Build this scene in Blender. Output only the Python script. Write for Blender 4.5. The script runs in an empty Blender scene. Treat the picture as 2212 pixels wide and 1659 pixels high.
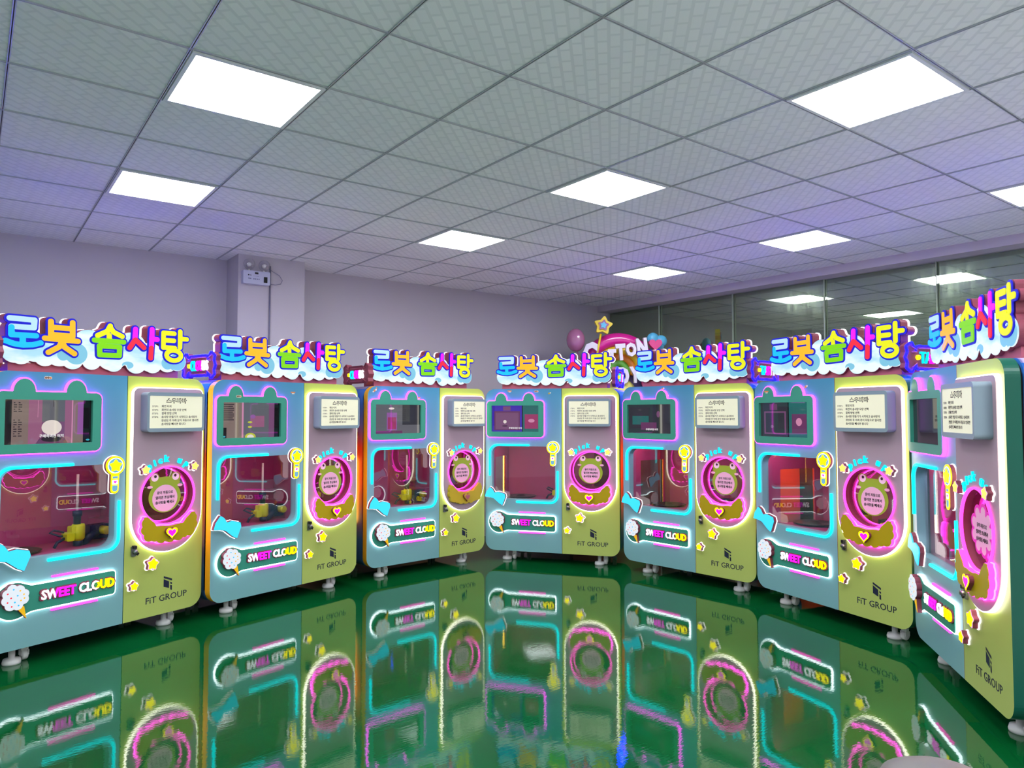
import bpy, bmesh, math, random
import numpy as np
from mathutils import Vector, Matrix
from mathutils.geometry import tessellate_polygon

# ------------------------------------------------------------------ scene, camera, world, exposure
S = bpy.context.scene
COL = S.collection
PI = math.pi
CEIL = 3.0146
cam_d = bpy.data.cameras.new('camera'); cam = bpy.data.objects.new('camera', cam_d); COL.objects.link(cam)
cam.location = (-0.698, -3.132, 1.4952)
CAM_YAW, CAM_PITCH = 0.92414, 0.04215            # heading from +X, upward tilt
cam.rotation_euler = (PI/2 + CAM_PITCH, 0.0007, CAM_YAW - PI/2)
cam_d.sensor_fit = 'HORIZONTAL'; cam_d.sensor_width = 36.0
cam_d.lens = 36.0 * 1553.68 / 2212.0
cam_d.clip_start = 0.02
S.camera = cam
wd = bpy.data.worlds.new('world'); S.world = wd; wd.use_nodes = True
wd.node_tree.nodes['Background'].inputs[0].default_value = (0.02, 0.02, 0.025, 1)
S.view_settings.view_transform = 'Standard'; S.view_settings.look = 'None'
S.view_settings.gamma = 1.0; S.view_settings.use_curve_mapping = False
S.view_settings.exposure = 0.0
PANEL_LIGHT = 24.5        # ceiling panels
BLUE_LED = 64.0          # blue rope light round the sweet-wrapper signs
random.seed(4)

# ------------------------------------------------------------------ helpers: colour, materials
def C(h):
    v = [int(h[i:i+2], 16)/255 for i in (0, 2, 4)]
    return tuple((c/12.92 if c <= .04045 else ((c+.055)/1.055)**2.4) for c in v)
def mat(name, col, rough=.5, emit=None, es=0, metal=0, spec=.5, coat=0, sample=True):
    m = bpy.data.materials.new(name); m.use_nodes = True
    b = m.node_tree.nodes['Principled BSDF']
    b.inputs['Base Color'].default_value = (*col, 1); b.inputs['Roughness'].default_value = rough
    b.inputs['Metallic'].default_value = metal; b.inputs['Specular IOR Level'].default_value = spec
    b.inputs['Coat Weight'].default_value = coat; b.inputs['Coat Roughness'].default_value = .05
    if emit:
        b.inputs['Emission Color'].default_value = (*emit, 1); b.inputs['Emission Strength'].default_value = es
        if not sample: m.cycles.emission_sampling = 'NONE'
    return m
def nodes(m): return m.node_tree.nodes, m.node_tree.links, m.node_tree.nodes['Principled BSDF']
def ramp(n, stops):
    r = n.new('ShaderNodeValToRGB'); e = r.color_ramp.elements
    e[0].position, e[0].color = stops[0][0], (*stops[0][1], 1)
    e[1].position, e[1].color = stops[-1][0], (*stops[-1][1], 1)
    for p, c in stops[1:-1]:
        x = e.new(p); x.color = (*c, 1)
    return r
def zgrad(m, z0, z1, stops, sock='Base Color', noise=0):
    """printed colour that runs along the panel's own height"""
    n, l, b = nodes(m)
    tc = n.new('ShaderNodeTexCoord'); sp = n.new('ShaderNodeSeparateXYZ'); mr = n.new('ShaderNodeMapRange')
    l.new(tc.outputs['Object'], sp.inputs[0]); l.new(sp.outputs['Z'], mr.inputs[0])
    mr.inputs[1].default_value, mr.inputs[2].default_value = z0, z1
    r = ramp(n, stops); l.new(mr.outputs[0], r.inputs[0]); l.new(r.outputs[0], b.inputs[sock])
    return r
def clear(name, tint=(1, 1, 1), refl=.0, rough=0.0):
    """thin clear pane: see-through with a Fresnel reflection"""
    m = bpy.data.materials.new(name); m.use_nodes = True
    n, l = m.node_tree.nodes, m.node_tree.links
    n.remove(n['Principled BSDF'])
    t = n.new('ShaderNodeBsdfTransparent'); t.inputs[0].default_value = (*tint, 1)
    g = n.new('ShaderNodeBsdfGlossy'); g.inputs['Roughness'].default_value = rough
    ge = n.new('ShaderNodeNewGeometry'); dt = n.new('ShaderNodeVectorMath'); dt.operation = 'DOT_PRODUCT'
    l.new(ge.outputs['Incoming'], dt.inputs[0]); l.new(ge.outputs['Normal'], dt.inputs[1])
    def mt(op, a_, v1=None):
        q = n.new('ShaderNodeMath'); q.operation = op; l.new(a_, q.inputs[0])
        if v1 is not None: q.inputs[1].default_value = v1
        return q.outputs[0]
    c1 = mt('SUBTRACT', mt('ABSOLUTE', dt.outputs['Value']), 1.0)      # -(1-cos)
    f5 = mt('POWER', mt('ABSOLUTE', c1), 5.0)                          # Schlick, the same from either side of the sheet
    f6 = mt('MULTIPLY_ADD', f5, .9); f6.node.inputs[2].default_value = .022+refl
    x = n.new('ShaderNodeMixShader')
    l.new(f6, x.inputs[0])
    l.new(t.outputs[0], x.inputs[1]); l.new(g.outputs[0], x.inputs[2])
    l.new(x.outputs[0], n['Material Output'].inputs[0])
    return m

# ------------------------------------------------------------------ helpers: meshes
class MB:
    """collects faces in X-Z front view, Y = depth (front is negative)"""
    def __init__(s): s.v, s.f, s.m, s.sm = [], [], [], []
    def add(s, vs, fs, m=0, smooth=False):
        o = len(s.v); s.v += [tuple(v) for v in vs]
        for f in fs: s.f.append([i+o for i in f]); s.m.append(m); s.sm.append(smooth)
        return s
    def plate(s, loops, y0, y1, m=0, ms=None, front=True, back=True, sides=True):
        ms = m if ms is None else ms
        def inside(p, L):
            c = False
            for i in range(len(L)):
                a, b = L[i-1], L[i]
                if (a[1] > p[1]) != (b[1] > p[1]) and p[0] < (b[0]-a[0])*(p[1]-a[1])/(b[1]-a[1])+a[0]: c = not c
            return c
        if len(loops) > 1:                                # each outline with its own holes
            dep = [sum(inside(L[0], K) for K in loops if K is not L) for L in loops]
            outs = [i for i in range(len(loops)) if dep[i] % 2 == 0]
            if len(outs) > 1:
                for i in outs:
                    hs = [loops[j] for j in range(len(loops)) if dep[j] == dep[i]+1 and inside(loops[j][0], loops[i])]
                    s.plate([loops[i]]+hs, y0, y1, m, ms, front, back, sides)
                return s
        flat = [p for L in loops for p in L]; n = len(flat)
        tris = tessellate_polygon([[Vector((p[0], p[1], 0)) for p in L] for L in loops])
        if front: s.add([(p[0], y0, p[1]) for p in flat], [t for t in tris], m)
        if back: s.add([(p[0], y1, p[1]) for p in flat], [t[::-1] for t in tris], ms)
        if sides:
            for L in loops:
                k = len(L)
                s.add([(p[0], y0, p[1]) for p in L]+[(p[0], y1, p[1]) for p in L],
                      [(i, (i+1) % k, k+(i+1) % k, k+i) for i in range(k)], ms)
        return s
    def box(s, x0, x1, y0, y1, z0, z1, m=0):
        v = [(x, y, z) for x in (x0, x1) for y in (y0, y1) for z in (z0, z1)]
        return s.add(v, [(0, 1, 3, 2), (4, 6, 7, 5), (0, 4, 5, 1), (2, 3, 7, 6), (0, 2, 6, 4), (1, 5, 7, 3)], m)
    def tube(s, path, r, m=0, k=8, closed=False, caps=True):
        P = [Vector(p) for p in path]; n = len(P); rings = []
        rr = r if hasattr(r, '__len__') else [r]*n
        up = None
        for i in range(n):
            if closed: t = (P[(i+1) % n]-P[i-1])
            else: t = P[min(i+1, n-1)]-P[max(i-1, 0)]
            t.normalize()
            if up is None:
                up = Vector((0, 1, 0)) if abs(t.y) < .9 else Vector((1, 0, 0))
            a = t.cross(up)
            if a.length < 1e-5: a = t.orthogonal()
            a.normalize(); up = a.cross(t); up.normalize()
            rings.append([P[i]+(a*math.cos(2*PI*j/k)+up*math.sin(2*PI*j/k))*rr[i] for j in range(k)])
        v = [p for R in rings for p in R]; f = []
        for i in range(n if closed else n-1):
            i2 = (i+1) % n
            for j in range(k): f.append((i*k+j, i*k+(j+1) % k, i2*k+(j+1) % k, i2*k+j))
        if caps and not closed: f += [tuple(range(k))[::-1], tuple(range((n-1)*k, n*k))]
        return s.add(v, f, m, True)
    def lathe(s, prof, c=(0, 0, 0), axis='z', k=24, m=0, smooth=True):
        """prof: (radius, height) pairs"""
        v, f = [], []
        for r, h in prof:
            for j in range(k):
                a = 2*PI*j/k; x, y = r*math.cos(a), r*math.sin(a)
                p = {'z': (x, y, h), 'y': (x, h, y), 'x': (h, x, y)}[axis]
                v.append((p[0]+c[0], p[1]+c[1], p[2]+c[2]))
        for i in range(len(prof)-1):
            for j in range(k): f.append((i*k+j, i*k+(j+1) % k, (i+1)*k+(j+1) % k, (i+1)*k+j))
        f.append(tuple(range(k))); f.append(tuple(range((len(prof)-1)*k, len(prof)*k)))
        return s.add(v, f, m, smooth)
    def ball(s, c, r, m=0, k=16, n=10):
        rx, ry, rz = r if hasattr(r, '__len__') else (r, r, r)
        v, f = [], []
        for i in range(n+1):
            t = PI*i/n
            for j in range(k):
                a = 2*PI*j/k
                v.append((c[0]+rx*math.sin(t)*math.cos(a), c[1]+ry*math.sin(t)*math.sin(a), c[2]+rz*math.cos(t)))
        for i in range(n):
            for j in range(k): f.append((i*k+j, i*k+(j+1) % k, (i+1)*k+(j+1) % k, (i+1)*k+j))
        return s.add(v, f, m, True)
    def disc(s, cx, cz, r, y, m=0, k=28, rz=None):
        rz = r if rz is None else rz
        return s.add([(cx+r*math.cos(2*PI*j/k), y, cz+rz*math.sin(2*PI*j/k)) for j in range(k)], [tuple(range(k))], m)
    def poly(s, pts, y, m=0): return s.plate([pts], y, y, m, back=False, sides=False)
    def text(s, body, x, z, y, h=None, w=None, size=None, ext=.002, off=0., m=0, al='c', rot=0., skew=0.):
        """lettering lying in the front plane; al c = centred at (x,z), l = starts at x"""
        V, F = glyphs(body, ext, off)
        xs = [p[0] for p in V]; ys = [p[1] for p in V]
        if size: kx = ky = size
        else:
            ky = h/(max(ys)-min(ys)) if h else w/(max(xs)-min(xs))
            kx = w/(max(xs)-min(xs)) if w else ky
        ox = (min(xs)+max(xs))/2 if al == 'c' else 0
        oz = (min(ys)+max(ys))/2 if al == 'c' else 0
        ca, sa = math.cos(rot), math.sin(rot); out = []
        for p in V:
            px, pz = (p[0]-ox)*kx, (p[1]-oz)*ky
            px += skew*pz
            out.append((x+px*ca-pz*sa, y-p[2]*(ext/ max(ext, 1e-9)), z+px*sa+pz*ca))
        return s.add(out, F, m)
    def xf(s, M):
        s.v = [tuple(M @ Vector(p)) for p in s.v]; return s
    def mesh(s, name, mats, off=(0, 0, 0)):
        me = bpy.data.meshes.new(name)
        me.from_pydata([(v[0]+off[0], v[1]+off[1], v[2]+off[2]) for v in s.v], [], s.f)
        for mm in mats: me.materials.append(mm)
        me.polygons.foreach_set('material_index', s.m)
        me.polygons.foreach_set('use_smooth', s.sm)
        bm = bmesh.new(); bm.from_mesh(me)
        bmesh.ops.remove_doubles(bm, verts=bm.verts, dist=1e-6)
        bmesh.ops.recalc_face_normals(bm, faces=bm.faces)
        bm.to_mesh(me); bm.free(); me.update()
        return me
_gl = {}
def glyphs(body, ext, off):
    key = (body, round(ext, 5), round(off, 5))
    if key not in _gl:
        c = bpy.data.curves.new('lettering', 'FONT'); c.body = body; c.size = 1; c.extrude = 1.0 if ext > 0 else 0
        c.offset = off; c.resolution_u = 2
        o = bpy.data.objects.new('lettering', c); COL.objects.link(o)
        dg = bpy.context.evaluated_depsgraph_get(); dg.update()
        me = o.evaluated_get(dg).to_mesh()
        V = [(v.co.x, v.co.y, v.co.z) for v in me.vertices]; F = [tuple(p.vertices) for p in me.polygons]
        o.evaluated_get(dg).to_mesh_clear()
        bpy.data.objects.remove(o); bpy.data.curves.remove(c)
        _gl[key] = ([(x, y, z*ext) for x, y, z in V], F)
    return _gl[key]
def obj(name, mesh, parent=None, label=None):
    o = bpy.data.objects.new(name, mesh); COL.objects.link(o)
    if parent: o.parent = parent
    if label: o['label'] = label
    return o
def tag(o, label, cat, group=None):
    o['label'] = label; o['category'] = cat
    if group: o['group'] = group
    return o
def empty(name, loc, rz=0):
    o = bpy.data.objects.new(name, None); COL.objects.link(o); o.location = loc; o.rotation_euler = (0, 0, rz)
    o.empty_display_size = .1
    return o
def structure(name, mesh):
    o = obj(name, mesh); o['kind'] = 'structure'; return o

# ------------------------------------------------------------------ helpers: 2D outlines
def rrect(x0, x1, z0, z1, r, seg=8):
    rs = r if hasattr(r, '__len__') else (r,)*4       # bl, br, tr, tl
    out = []
    for (cx, cz, a0), q in zip(((x0, z0, PI), (x1, z0, 1.5*PI), (x1, z1, 0), (x0, z1, .5*PI)), rs):
        ox = cx+q if cx == x0 else cx-q; oz = cz+q if cz == z0 else cz-q
        if q < 1e-6: out.append((cx, cz)); continue
        for i in range(seg+1):
            a = a0+.5*PI*i/seg; out.append((ox+q*math.cos(a), oz+q*math.sin(a)))
    return out
def circ(cx, cz, r, k=40, rz=None):
    rz = r if rz is None else rz
    return [(cx+r*math.cos(2*PI*i/k), cz+rz*math.sin(2*PI*i/k)) for i in range(k)]
def offset(L, d):
    """grow a counter-clockwise loop by d"""
    n = len(L); out = []
    A = sum(L[i-1][0]*L[i][1]-L[i][0]*L[i-1][1] for i in range(n))
    s = 1 if A > 0 else -1
    for i in range(n):
        p, q, r = Vector(L[i-1]), Vector(L[i]), Vector(L[(i+1) % n])
        a = (q-p); b = (r-q)
        if a.length < 1e-9: a = b
        if b.length < 1e-9: b = a
        na = Vector((a.y, -a.x)).normalized(); nb = Vector((b.y, -b.x)).normalized()
        t = na+nb
        if t.length < 1e-6: t = na
        t.normalize(); k = max(.5, t.dot(na))
        out.append(tuple(q+t*(d*s/k)))
    return out
def star_pts(cx, cz, r, q=.55, rot=0, n=5):
    return [(cx+(r if i % 2 == 0 else r*q)*math.sin(rot+PI*i/n), cz+(r if i % 2 == 0 else r*q)*math.cos(rot+PI*i/n)) for i in range(2*n)]
def heart_pts(cx, cz, r, k=36):
    out = []
    for i in range(k):
        t = 2*PI*i/k
        out.append((cx+r*16*math.sin(t)**3/17, cz+r*(13*math.cos(t)-5*math.cos(2*t)-2*math.cos(3*t)-math.cos(4*t)+2)/17))
    return out
# signed distances (numpy arrays X, Z)
def d_cap(X, Z, pts, r):
    d = np.full(X.shape, 1e9)
    if len(pts) == 1: pts = [pts[0], pts[0]]
    for (ax, az), (bx, bz) in zip(pts[:-1], pts[1:]):
        ex, ez = bx-ax, bz-az; L = max(ex*ex+ez*ez, 1e-12)
        t = np.clip(((X-ax)*ex+(Z-az)*ez)/L, 0, 1)
        d = np.minimum(d, np.hypot(X-ax-t*ex, Z-az-t*ez))
    return d-r
def d_poly(X, Z, pts):
    d = np.full(X.shape, 1e9); ins = np.zeros(X.shape, bool); n = len(pts)
    for i in range(n):
        (ax, az), (bx, bz) = pts[i], pts[(i+1) % n]
        ex, ez = bx-ax, bz-az; L = max(ex*ex+ez*ez, 1e-12)
        t = np.clip(((X-ax)*ex+(Z-az)*ez)/L, 0, 1)
        d = np.minimum(d, np.hypot(X-ax-t*ex, Z-az-t*ez))
        c = (az > Z) != (bz > Z)
        with np.errstate(divide='ignore', invalid='ignore'):
            xi = ax+(Z-az)*ex/(ez if abs(ez) > 1e-12 else 1e-12)
        ins ^= c & (X < xi)
    return np.where(ins, -d, d)
def d_circ(X, Z, cx, cz, r, rz=None):
    if rz is None: return np.hypot(X-cx, Z-cz)-r
    return (np.hypot((X-cx)/r, (Z-cz)/rz)-1)*min(r, rz)
def contour(fn, bb, h=.004, level=0.):
    """outline loops of fn(X,Z) <= level by marching squares"""
    x0, x1, z0, z1 = bb
    xs = np.arange(x0, x1+h, h); zs = np.arange(z0, z1+h, h)
    X, Z = np.meshgrid(xs, zs, indexing='ij'); G = fn(X, Z)-level
    G[np.abs(G) < 1e-9] = 1e-9
    G[0, :] = np.maximum(G[0, :], 1e-4); G[-1, :] = np.maximum(G[-1, :], 1e-4)
    G[:, 0] = np.maximum(G[:, 0], 1e-4); G[:, -1] = np.maximum(G[:, -1], 1e-4)
    I = G < 0; code = I[:-1, :-1]*1+I[1:, :-1]*2+I[1:, 1:]*4+I[:-1, 1:]*8
    pos, link = {}, {}
    def ept(i, j, e):
        # edges: 0 bottom,1 right,2 top,3 left
        a, b = {0: ((i, j), (i+1, j)), 1: ((i+1, j), (i+1, j+1)), 2: ((i, j+1), (i+1, j+1)), 3: ((i, j), (i, j+1))}[e]
        k = (a, b)
        if k not in pos:
            ga, gb = G[a], G[b]; t = ga/(ga-gb)
            pos[k] = (xs[a[0]]+(xs[b[0]]-xs[a[0]])*t, zs[a[1]]+(zs[b[1]]-zs[a[1]])*t)
        return k
    T = {1: [(3, 0)], 2: [(0, 1)], 3: [(3, 1)], 4: [(1, 2)], 5: [(3, 2), (1, 0)], 6: [(0, 2)], 7: [(3, 2)], 8: [(2, 3)],
         9: [(2, 0)], 10: [(0, 3), (2, 1)], 11: [(2, 1)], 12: [(1, 3)], 13: [(1, 0)], 14: [(0, 3)]}
    for i, j in zip(*np.nonzero((code > 0) & (code < 15))):
        for e, g in T[int(code[i, j])]:
            a, b = ept(i, j, e), ept(i, j, g)
            link.setdefault(a, []).append(b); link.setdefault(b, []).append(a)
    loops, seen = [], set()
    for s in list(link):
        if s in seen: continue
        L, p, c = [], None, s
        while c not in seen:
            seen.add(c); L.append(pos[c])
            nx = [q for q in link[c] if q not in seen]
            if not nx: break
            c = nx[0]
        if len(L) > 4:
            # thin out nearly straight runs
            keep = []
            for k in range(len(L)):
                if keep:
                    a, b, d = keep[-1], L[k], L[(k+1) % len(L)]
                    cr = abs((b[0]-a[0])*(d[1]-a[1])-(b[1]-a[1])*(d[0]-a[0])); ln = math.hypot(d[0]-a[0], d[1]-a[1])+1e-9
                    if cr/ln < .00025 and ln < .08: continue
                keep.append(L[k])
            if len(keep) > 3: loops.append([(float(a), float(b)) for a, b in keep])
    return loops

# ------------------------------------------------------------------ materials
PAINT_SPEC = .35
m_blue = mat('powder blue panel paint', C('7fb0c8'), .35, spec=PAINT_SPEC)
zgrad(m_blue, .1, 1.76, [(0, C('7db0b2')), (.5, C('86acbc')), (.78, C('6c9cbc')), (1, C('4690b4'))])
m_yel = mat('lime yellow door paint', C('b9c862'), .35, spec=PAINT_SPEC)
zgrad(m_yel, .1, 1.76, [(0, C('b4c468')), (.5, C('b2bc58')), (1, C('b8c85a'))])
m_amber = mat('amber edge paint', C('f0a818'), .4, spec=.3)
m_teal = mat('teal green lacquer', C('3f9a84'), .35, spec=.35)
m_tealedge = mat('deep teal edge', C('0d5c4a'), .35, spec=.35)
m_lilac = mat('dusty lilac panel', C('b096a2'), .4, spec=.3)
m_greybox = mat('grey blue plastic', C('8698a4'), .35, spec=.4)
m_body = mat('printed cabinet side', C('7fa0d0'), .4, spec=.3)
zgrad(m_body, .1, 1.76, [(0, C('20507f')), (.16, C('3f6f9f')), (.28, C('8f5f8f')), (.38, C('cc5450')), (.5, C('ee5030')), (.66, C('f0643a')), (.78, C('9a90c8')), (.9, C('4a86dc')), (1, C('2f7fe0'))])
m_lav = mat('lavender cabinet top', C('b7a6d6'), .4)
m_maroon = mat('maroon foam board', C('8a3a4c'), .6)
m_rose = mat('rose sign plinth', C('b85c70'), .6)
m_dark = mat('black gap', C('0a0a0c'), .6)
m_navy = mat('navy plastic', C('1f2c50'), .35)
m_pink = mat('pink chamber lining', C('b0407c'), .45)
m_dish = mat('dark spinner dish', C('3a3a3e'), .3, metal=.5)
m_ylwplastic = mat('yellow robot plastic', C('d8ee20'), .35)
m_stick = mat('white paper stick', C('e8e0dc'), .6)
m_white = mat('white plastic', C('e6e6e2'), .4)
m_steel = mat('lock steel', C('8a8a8c'), .3, metal=.9)
m_ink = mat('navy ink', C('141a38'), .5)
m_txt = mat('black ink', C('2a2624'), .6)
m_crimson = mat('crimson ink', C('c01848'), .5)
m_frog = mat('frog green print', C('94b82a'), .5)
m_belly = mat('pale pink print', C('f0bcd6'), .5)
m_eye = mat('eye white print', C('f4e8ee'), .5)
m_gold = mat('olive gold board', C('bca010'), .4, spec=.3)
m_goldlit = mat('bright gold board', C('c8a818'), .4)
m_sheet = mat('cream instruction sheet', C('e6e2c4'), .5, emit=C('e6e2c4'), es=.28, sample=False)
def led(name, col, s, sample=True): return mat(name, (.0, .0, .0), .5, emit=col, es=s, spec=.2, sample=sample)
L_mag = led('magenta led', (1, .045, .95), 6.0)
L_white = led('warm white led', (1, .97, .78), 6.0)
L_cool = led('cool white led', (.82, .97, 1), 6.0)
L_cyan = led('cyan neon', (.002, .80, .86), 3.4)
L_hot = led('hot pink led', (1, .03, .58), 5.0)
L_wing = led('wing halo led', (1, .05, .75), 12.0)
L_bar = led('pink light bar', (1, .05, .60), 3.0)
L_amber = led('yellow neon', (1, .62, .06), 10.0)
L_blue = led('blue led rope', (.0005, .0004, 1), BLUE_LED)
L_halo = led('white halo led', (1, .93, .95), 2.0)
L_halopink = led('pink halo led', (1, .55, .80), 2.2)
L_chamber = led('chamber light', (1, .88, 1), 36.0)
def face(name, h, s=.9): return mat(name, tuple(c*.2 for c in C(h)), .4, emit=C(h), es=s, spec=.2, sample=False)
F_yellow = face('lit yellow', 'ffee00', 2.6); F_star = face('lit pale yellow', 'fff060', 1.5)
F_pinkrim = face('lit pink rim', 'f6b8e8', .8); F_mag = face('lit magenta', 'ff18f0', 1.6)
F_white = face('lit white', 'f4f6ff', 1.8); F_cyan = face('lit cyan', '00dcf0', 1.8); F_sky = face('lit sky blue', '7fc4e8', .7)
F_bow = face('lit bow blue', '38ccf0', 1.25); F_bobble = face('lit candy white', 'dfe6ee', .95)
F_cone = face('lit cone yellow', 'f8c020', .8); F_ltblue = face('lit pale blue letter', 'bfe8fa', .85)
F_orange = face('lit orange letter', 'ffc02a', .9); F_lime = face('lit lime letter', '86e018', .85)
F_lemon = face('lit lemon letter', 'eef01e', .9); F_red = face('lit red letter', 'ff3048', .85)
F_azure = face('lit azure letter', '1cc4ff', .9); F_navy = face('lit blue outline', '1c1ee0', .7)
m_cloud = mat('lit cloud print', C('4a5860'), .4, emit=C('e4f6fb'), es=1.0, spec=.2, sample=True)
n, l, b = nodes(m_cloud)
tc = n.new('ShaderNodeTexCoord'); mp = n.new('ShaderNodeMapping'); mp.inputs['Scale'].default_value = (2.2, 2.2, 6)
nz = n.new('ShaderNodeTexNoise'); nz.inputs['Scale'].default_value = 2.0; nz.inputs['Detail'].default_value = 3
l.new(tc.outputs['Object'], mp.inputs[0]); l.new(mp.outputs[0], nz.inputs[0])
r = ramp(n, [(.35, C('a8dcf0')), (.58, C('ecfaff'))]); l.new(nz.outputs[0], r.inputs[0])
l.new(r.outputs[0], b.inputs['Emission Color'])
m_cloudblue = mat('lit cloud shade print', C('30505c'), .4, emit=C('86d2ee'), es=.8, sample=False)
G_window = clear('window glass', (.96, .95, .96), .04)
G_screen = mat('dark screen glass', C('1a1a22'), .06, spec=.5)
G_port = clear('port door glass', (.97, .93, .96), .03)

# ------------------------------------------------------------------ the room
XR, YB, XL, YF = 6.54, 4.18, -5.4, -8.4
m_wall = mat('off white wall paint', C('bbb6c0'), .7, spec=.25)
n, l, b = nodes(m_wall)
nz = n.new('ShaderNodeTexNoise'); nz.inputs['Scale'].default_value = 60; bp = n.new('ShaderNodeBump'); bp.inputs['Strength'].default_value = .05
l.new(nz.outputs[0], bp.inputs['Height']); l.new(bp.outputs[0], b.inputs['Normal'])
m_floor = mat('green epoxy floor', C('0c6e44'), .012, spec=.6)
n, l, b = nodes(m_floor)
tc = n.new('ShaderNodeTexCoord')
n1 = n.new('ShaderNodeTexNoise'); n1.inputs['Scale'].default_value = 1.3; n1.inputs['Detail'].default_value = 5
n2 = n.new('ShaderNodeTexNoise'); n2.inputs['Scale'].default_value = 42; n2.inputs['Detail'].default_value = 2
mp = n.new('ShaderNodeMapping'); mp.inputs['Rotation'].default_value = (0, 0, .5); mp.inputs['Scale'].default_value = (3, 26, 1)
n3 = n.new('ShaderNodeTexNoise'); n3.inputs['Scale'].default_value = 3.0; n3.inputs['Detail'].default_value = 6
for q in (n1, n2): l.new(tc.outputs['Object'], q.inputs['Vector'])
l.new(tc.outputs['Object'], mp.inputs[0]); l.new(mp.outputs[0], n3.inputs['Vector'])
r = ramp(n, [(.3, C('044a1e')), (.7, C('075c2c'))]); l.new(n1.outputs[0], r.inputs[0])
sc = n.new('ShaderNodeTexNoise'); sc.inputs['Scale'].default_value = 9; sc.inputs['Detail'].default_value = 8; sc.inputs['Roughness'].default_value = .8
l.new(mp.outputs[0], sc.inputs['Vector'])
rs = ramp(n, [(.70, (0, 0, 0)), (.76, (1, 1, 1))]); l.new(sc.outputs[0], rs.inputs[0])
mx = n.new('ShaderNodeMix'); mx.data_type = 'RGBA'; l.new(rs.outputs[0], mx.inputs[0]); l.new(r.outputs[0], mx.inputs[6]); mx.inputs[7].default_value = (*C('2a7a4c'), 1)
l.new(mx.outputs[2], b.inputs['Base Color'])
ad = n.new('ShaderNodeMath'); ad.operation = 'ADD'; l.new(n2.outputs[0], ad.inputs[0]); l.new(n3.outputs[0], ad.inputs[1])
bp = n.new('ShaderNodeBump'); bp.inputs['Strength'].default_value = .019; bp.inputs['Distance'].default_value = .006
l.new(ad.outputs[0], bp.inputs['Height']); l.new(bp.outputs[0], b.inputs['Normal'])
structure('floor', MB().box(XL, XR+.2, -3.0, YB+.2, -.1, 0).mesh('floor', [m_floor]))
structure('floor_bounce', MB().box(XL, XR+.2, YF, -3.0, -.1, 0).mesh('floor_bounce', [mat('pale bounce floor', C('e4e2dc'), .3)]))  # invented pale floor out of view, added to bounce light up to the ceiling

m_tile = mat('woven ceiling tile', C('d8dadc'), .6, spec=.2)
n, l, b = nodes(m_tile)
tc = n.new('ShaderNodeTexCoord'); mp = n.new('ShaderNodeMapping'); mp.inputs['Rotation'].default_value = (0, 0, -.25*PI)
bk = n.new('ShaderNodeTexBrick'); bk.offset = .5
bk.inputs['Scale'].default_value = 1.0; bk.inputs['Brick Width'].default_value = .095; bk.inputs['Row Height'].default_value = .052
bk.inputs['Mortar Size'].default_value = .008; bk.inputs['Mortar Smooth'].default_value = .3
bk.inputs['Color1'].default_value = (*C('f3f6f9'), 1); bk.inputs['Color2'].default_value = (*C('eef1f5'), 1); bk.inputs['Mortar'].default_value = (*C('e5e9ed'), 1)
l.new(tc.outputs['Object'], mp.inputs[0]); l.new(mp.outputs[0], bk.inputs[0]); l.new(bk.outputs[0], b.inputs['Base Color'])
ceil = structure('ceiling', MB().box(XL, XR+.2, YF, YB+.2, CEIL, CEIL+.1).mesh('ceiling', [m_tile]))
m_tbar = mat('painted ceiling rail', C('b8bec4'), .35, metal=.3)
g = MB()
def rail(x0, x1, y0, y1, along):
    z0 = CEIL-.006
    if along == 'y':
        xm = (x0+x1)/2; g.box(x0, xm-.002, y0, y1, z0, CEIL+.001, 0); g.box(xm+.002, x1, y0, y1, z0, CEIL+.001, 0); g.box(xm-.002, xm+.002, y0, y1, z0+.004, CEIL+.001, 1)
    else:
        ym = (y0+y1)/2; g.box(x0, x1, y0, ym-.002, z0, CEIL+.001, 0); g.box(x0, x1, ym+.002, y1, z0, CEIL+.001, 0); g.box(x0, x1, ym-.002, ym+.002, z0+.004, CEIL+.001, 1)
k = -9
while k*.6 < XR-.25:
    rail(k*.6-.006, k*.6+.006, YF, YB, 'y'); k += 1
k = -14
while k*.6 < YB:
    rail(XL, XR-.2, k*.6-.0055, k*.6+.0055, 'x'); k += 1
obj('ceiling_rails', g.mesh('ceiling_rails', [m_tbar, m_dark]), ceil)
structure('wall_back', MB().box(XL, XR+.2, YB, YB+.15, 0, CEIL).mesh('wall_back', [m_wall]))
m_bounce = mat('white wall paint', C('f0f1f6'), .7, spec=.25)  # white put on the unseen walls to bounce more light at the ceiling
structure('wall_left', MB().box(XL-.15, XL, YF, YB+.15, 0, CEIL).mesh('wall_left', [m_bounce]))
structure('wall_front', MB().box(XL, XR+.2, YF-.15, YF, 0, CEIL).mesh('wall_front', [m_bounce]))
m_darkwall = mat('dark wall behind glass', C('2a2e2a'), .8)
structure('wall_right', MB().box(XR+.12, XR+.27, YF, YB+.15, 0, CEIL).mesh('wall_right', [m_darkwall]))
structure('pillar', MB().box(1.30, 1.945, 3.80, YB, 0, CEIL).mesh('pillar', [m_wall]))
structure('trim_1', MB().box(XR-.21, XR+.12, YF, YB, CEIL-.085, CEIL).mesh('trim_1', [m_wall]))
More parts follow.
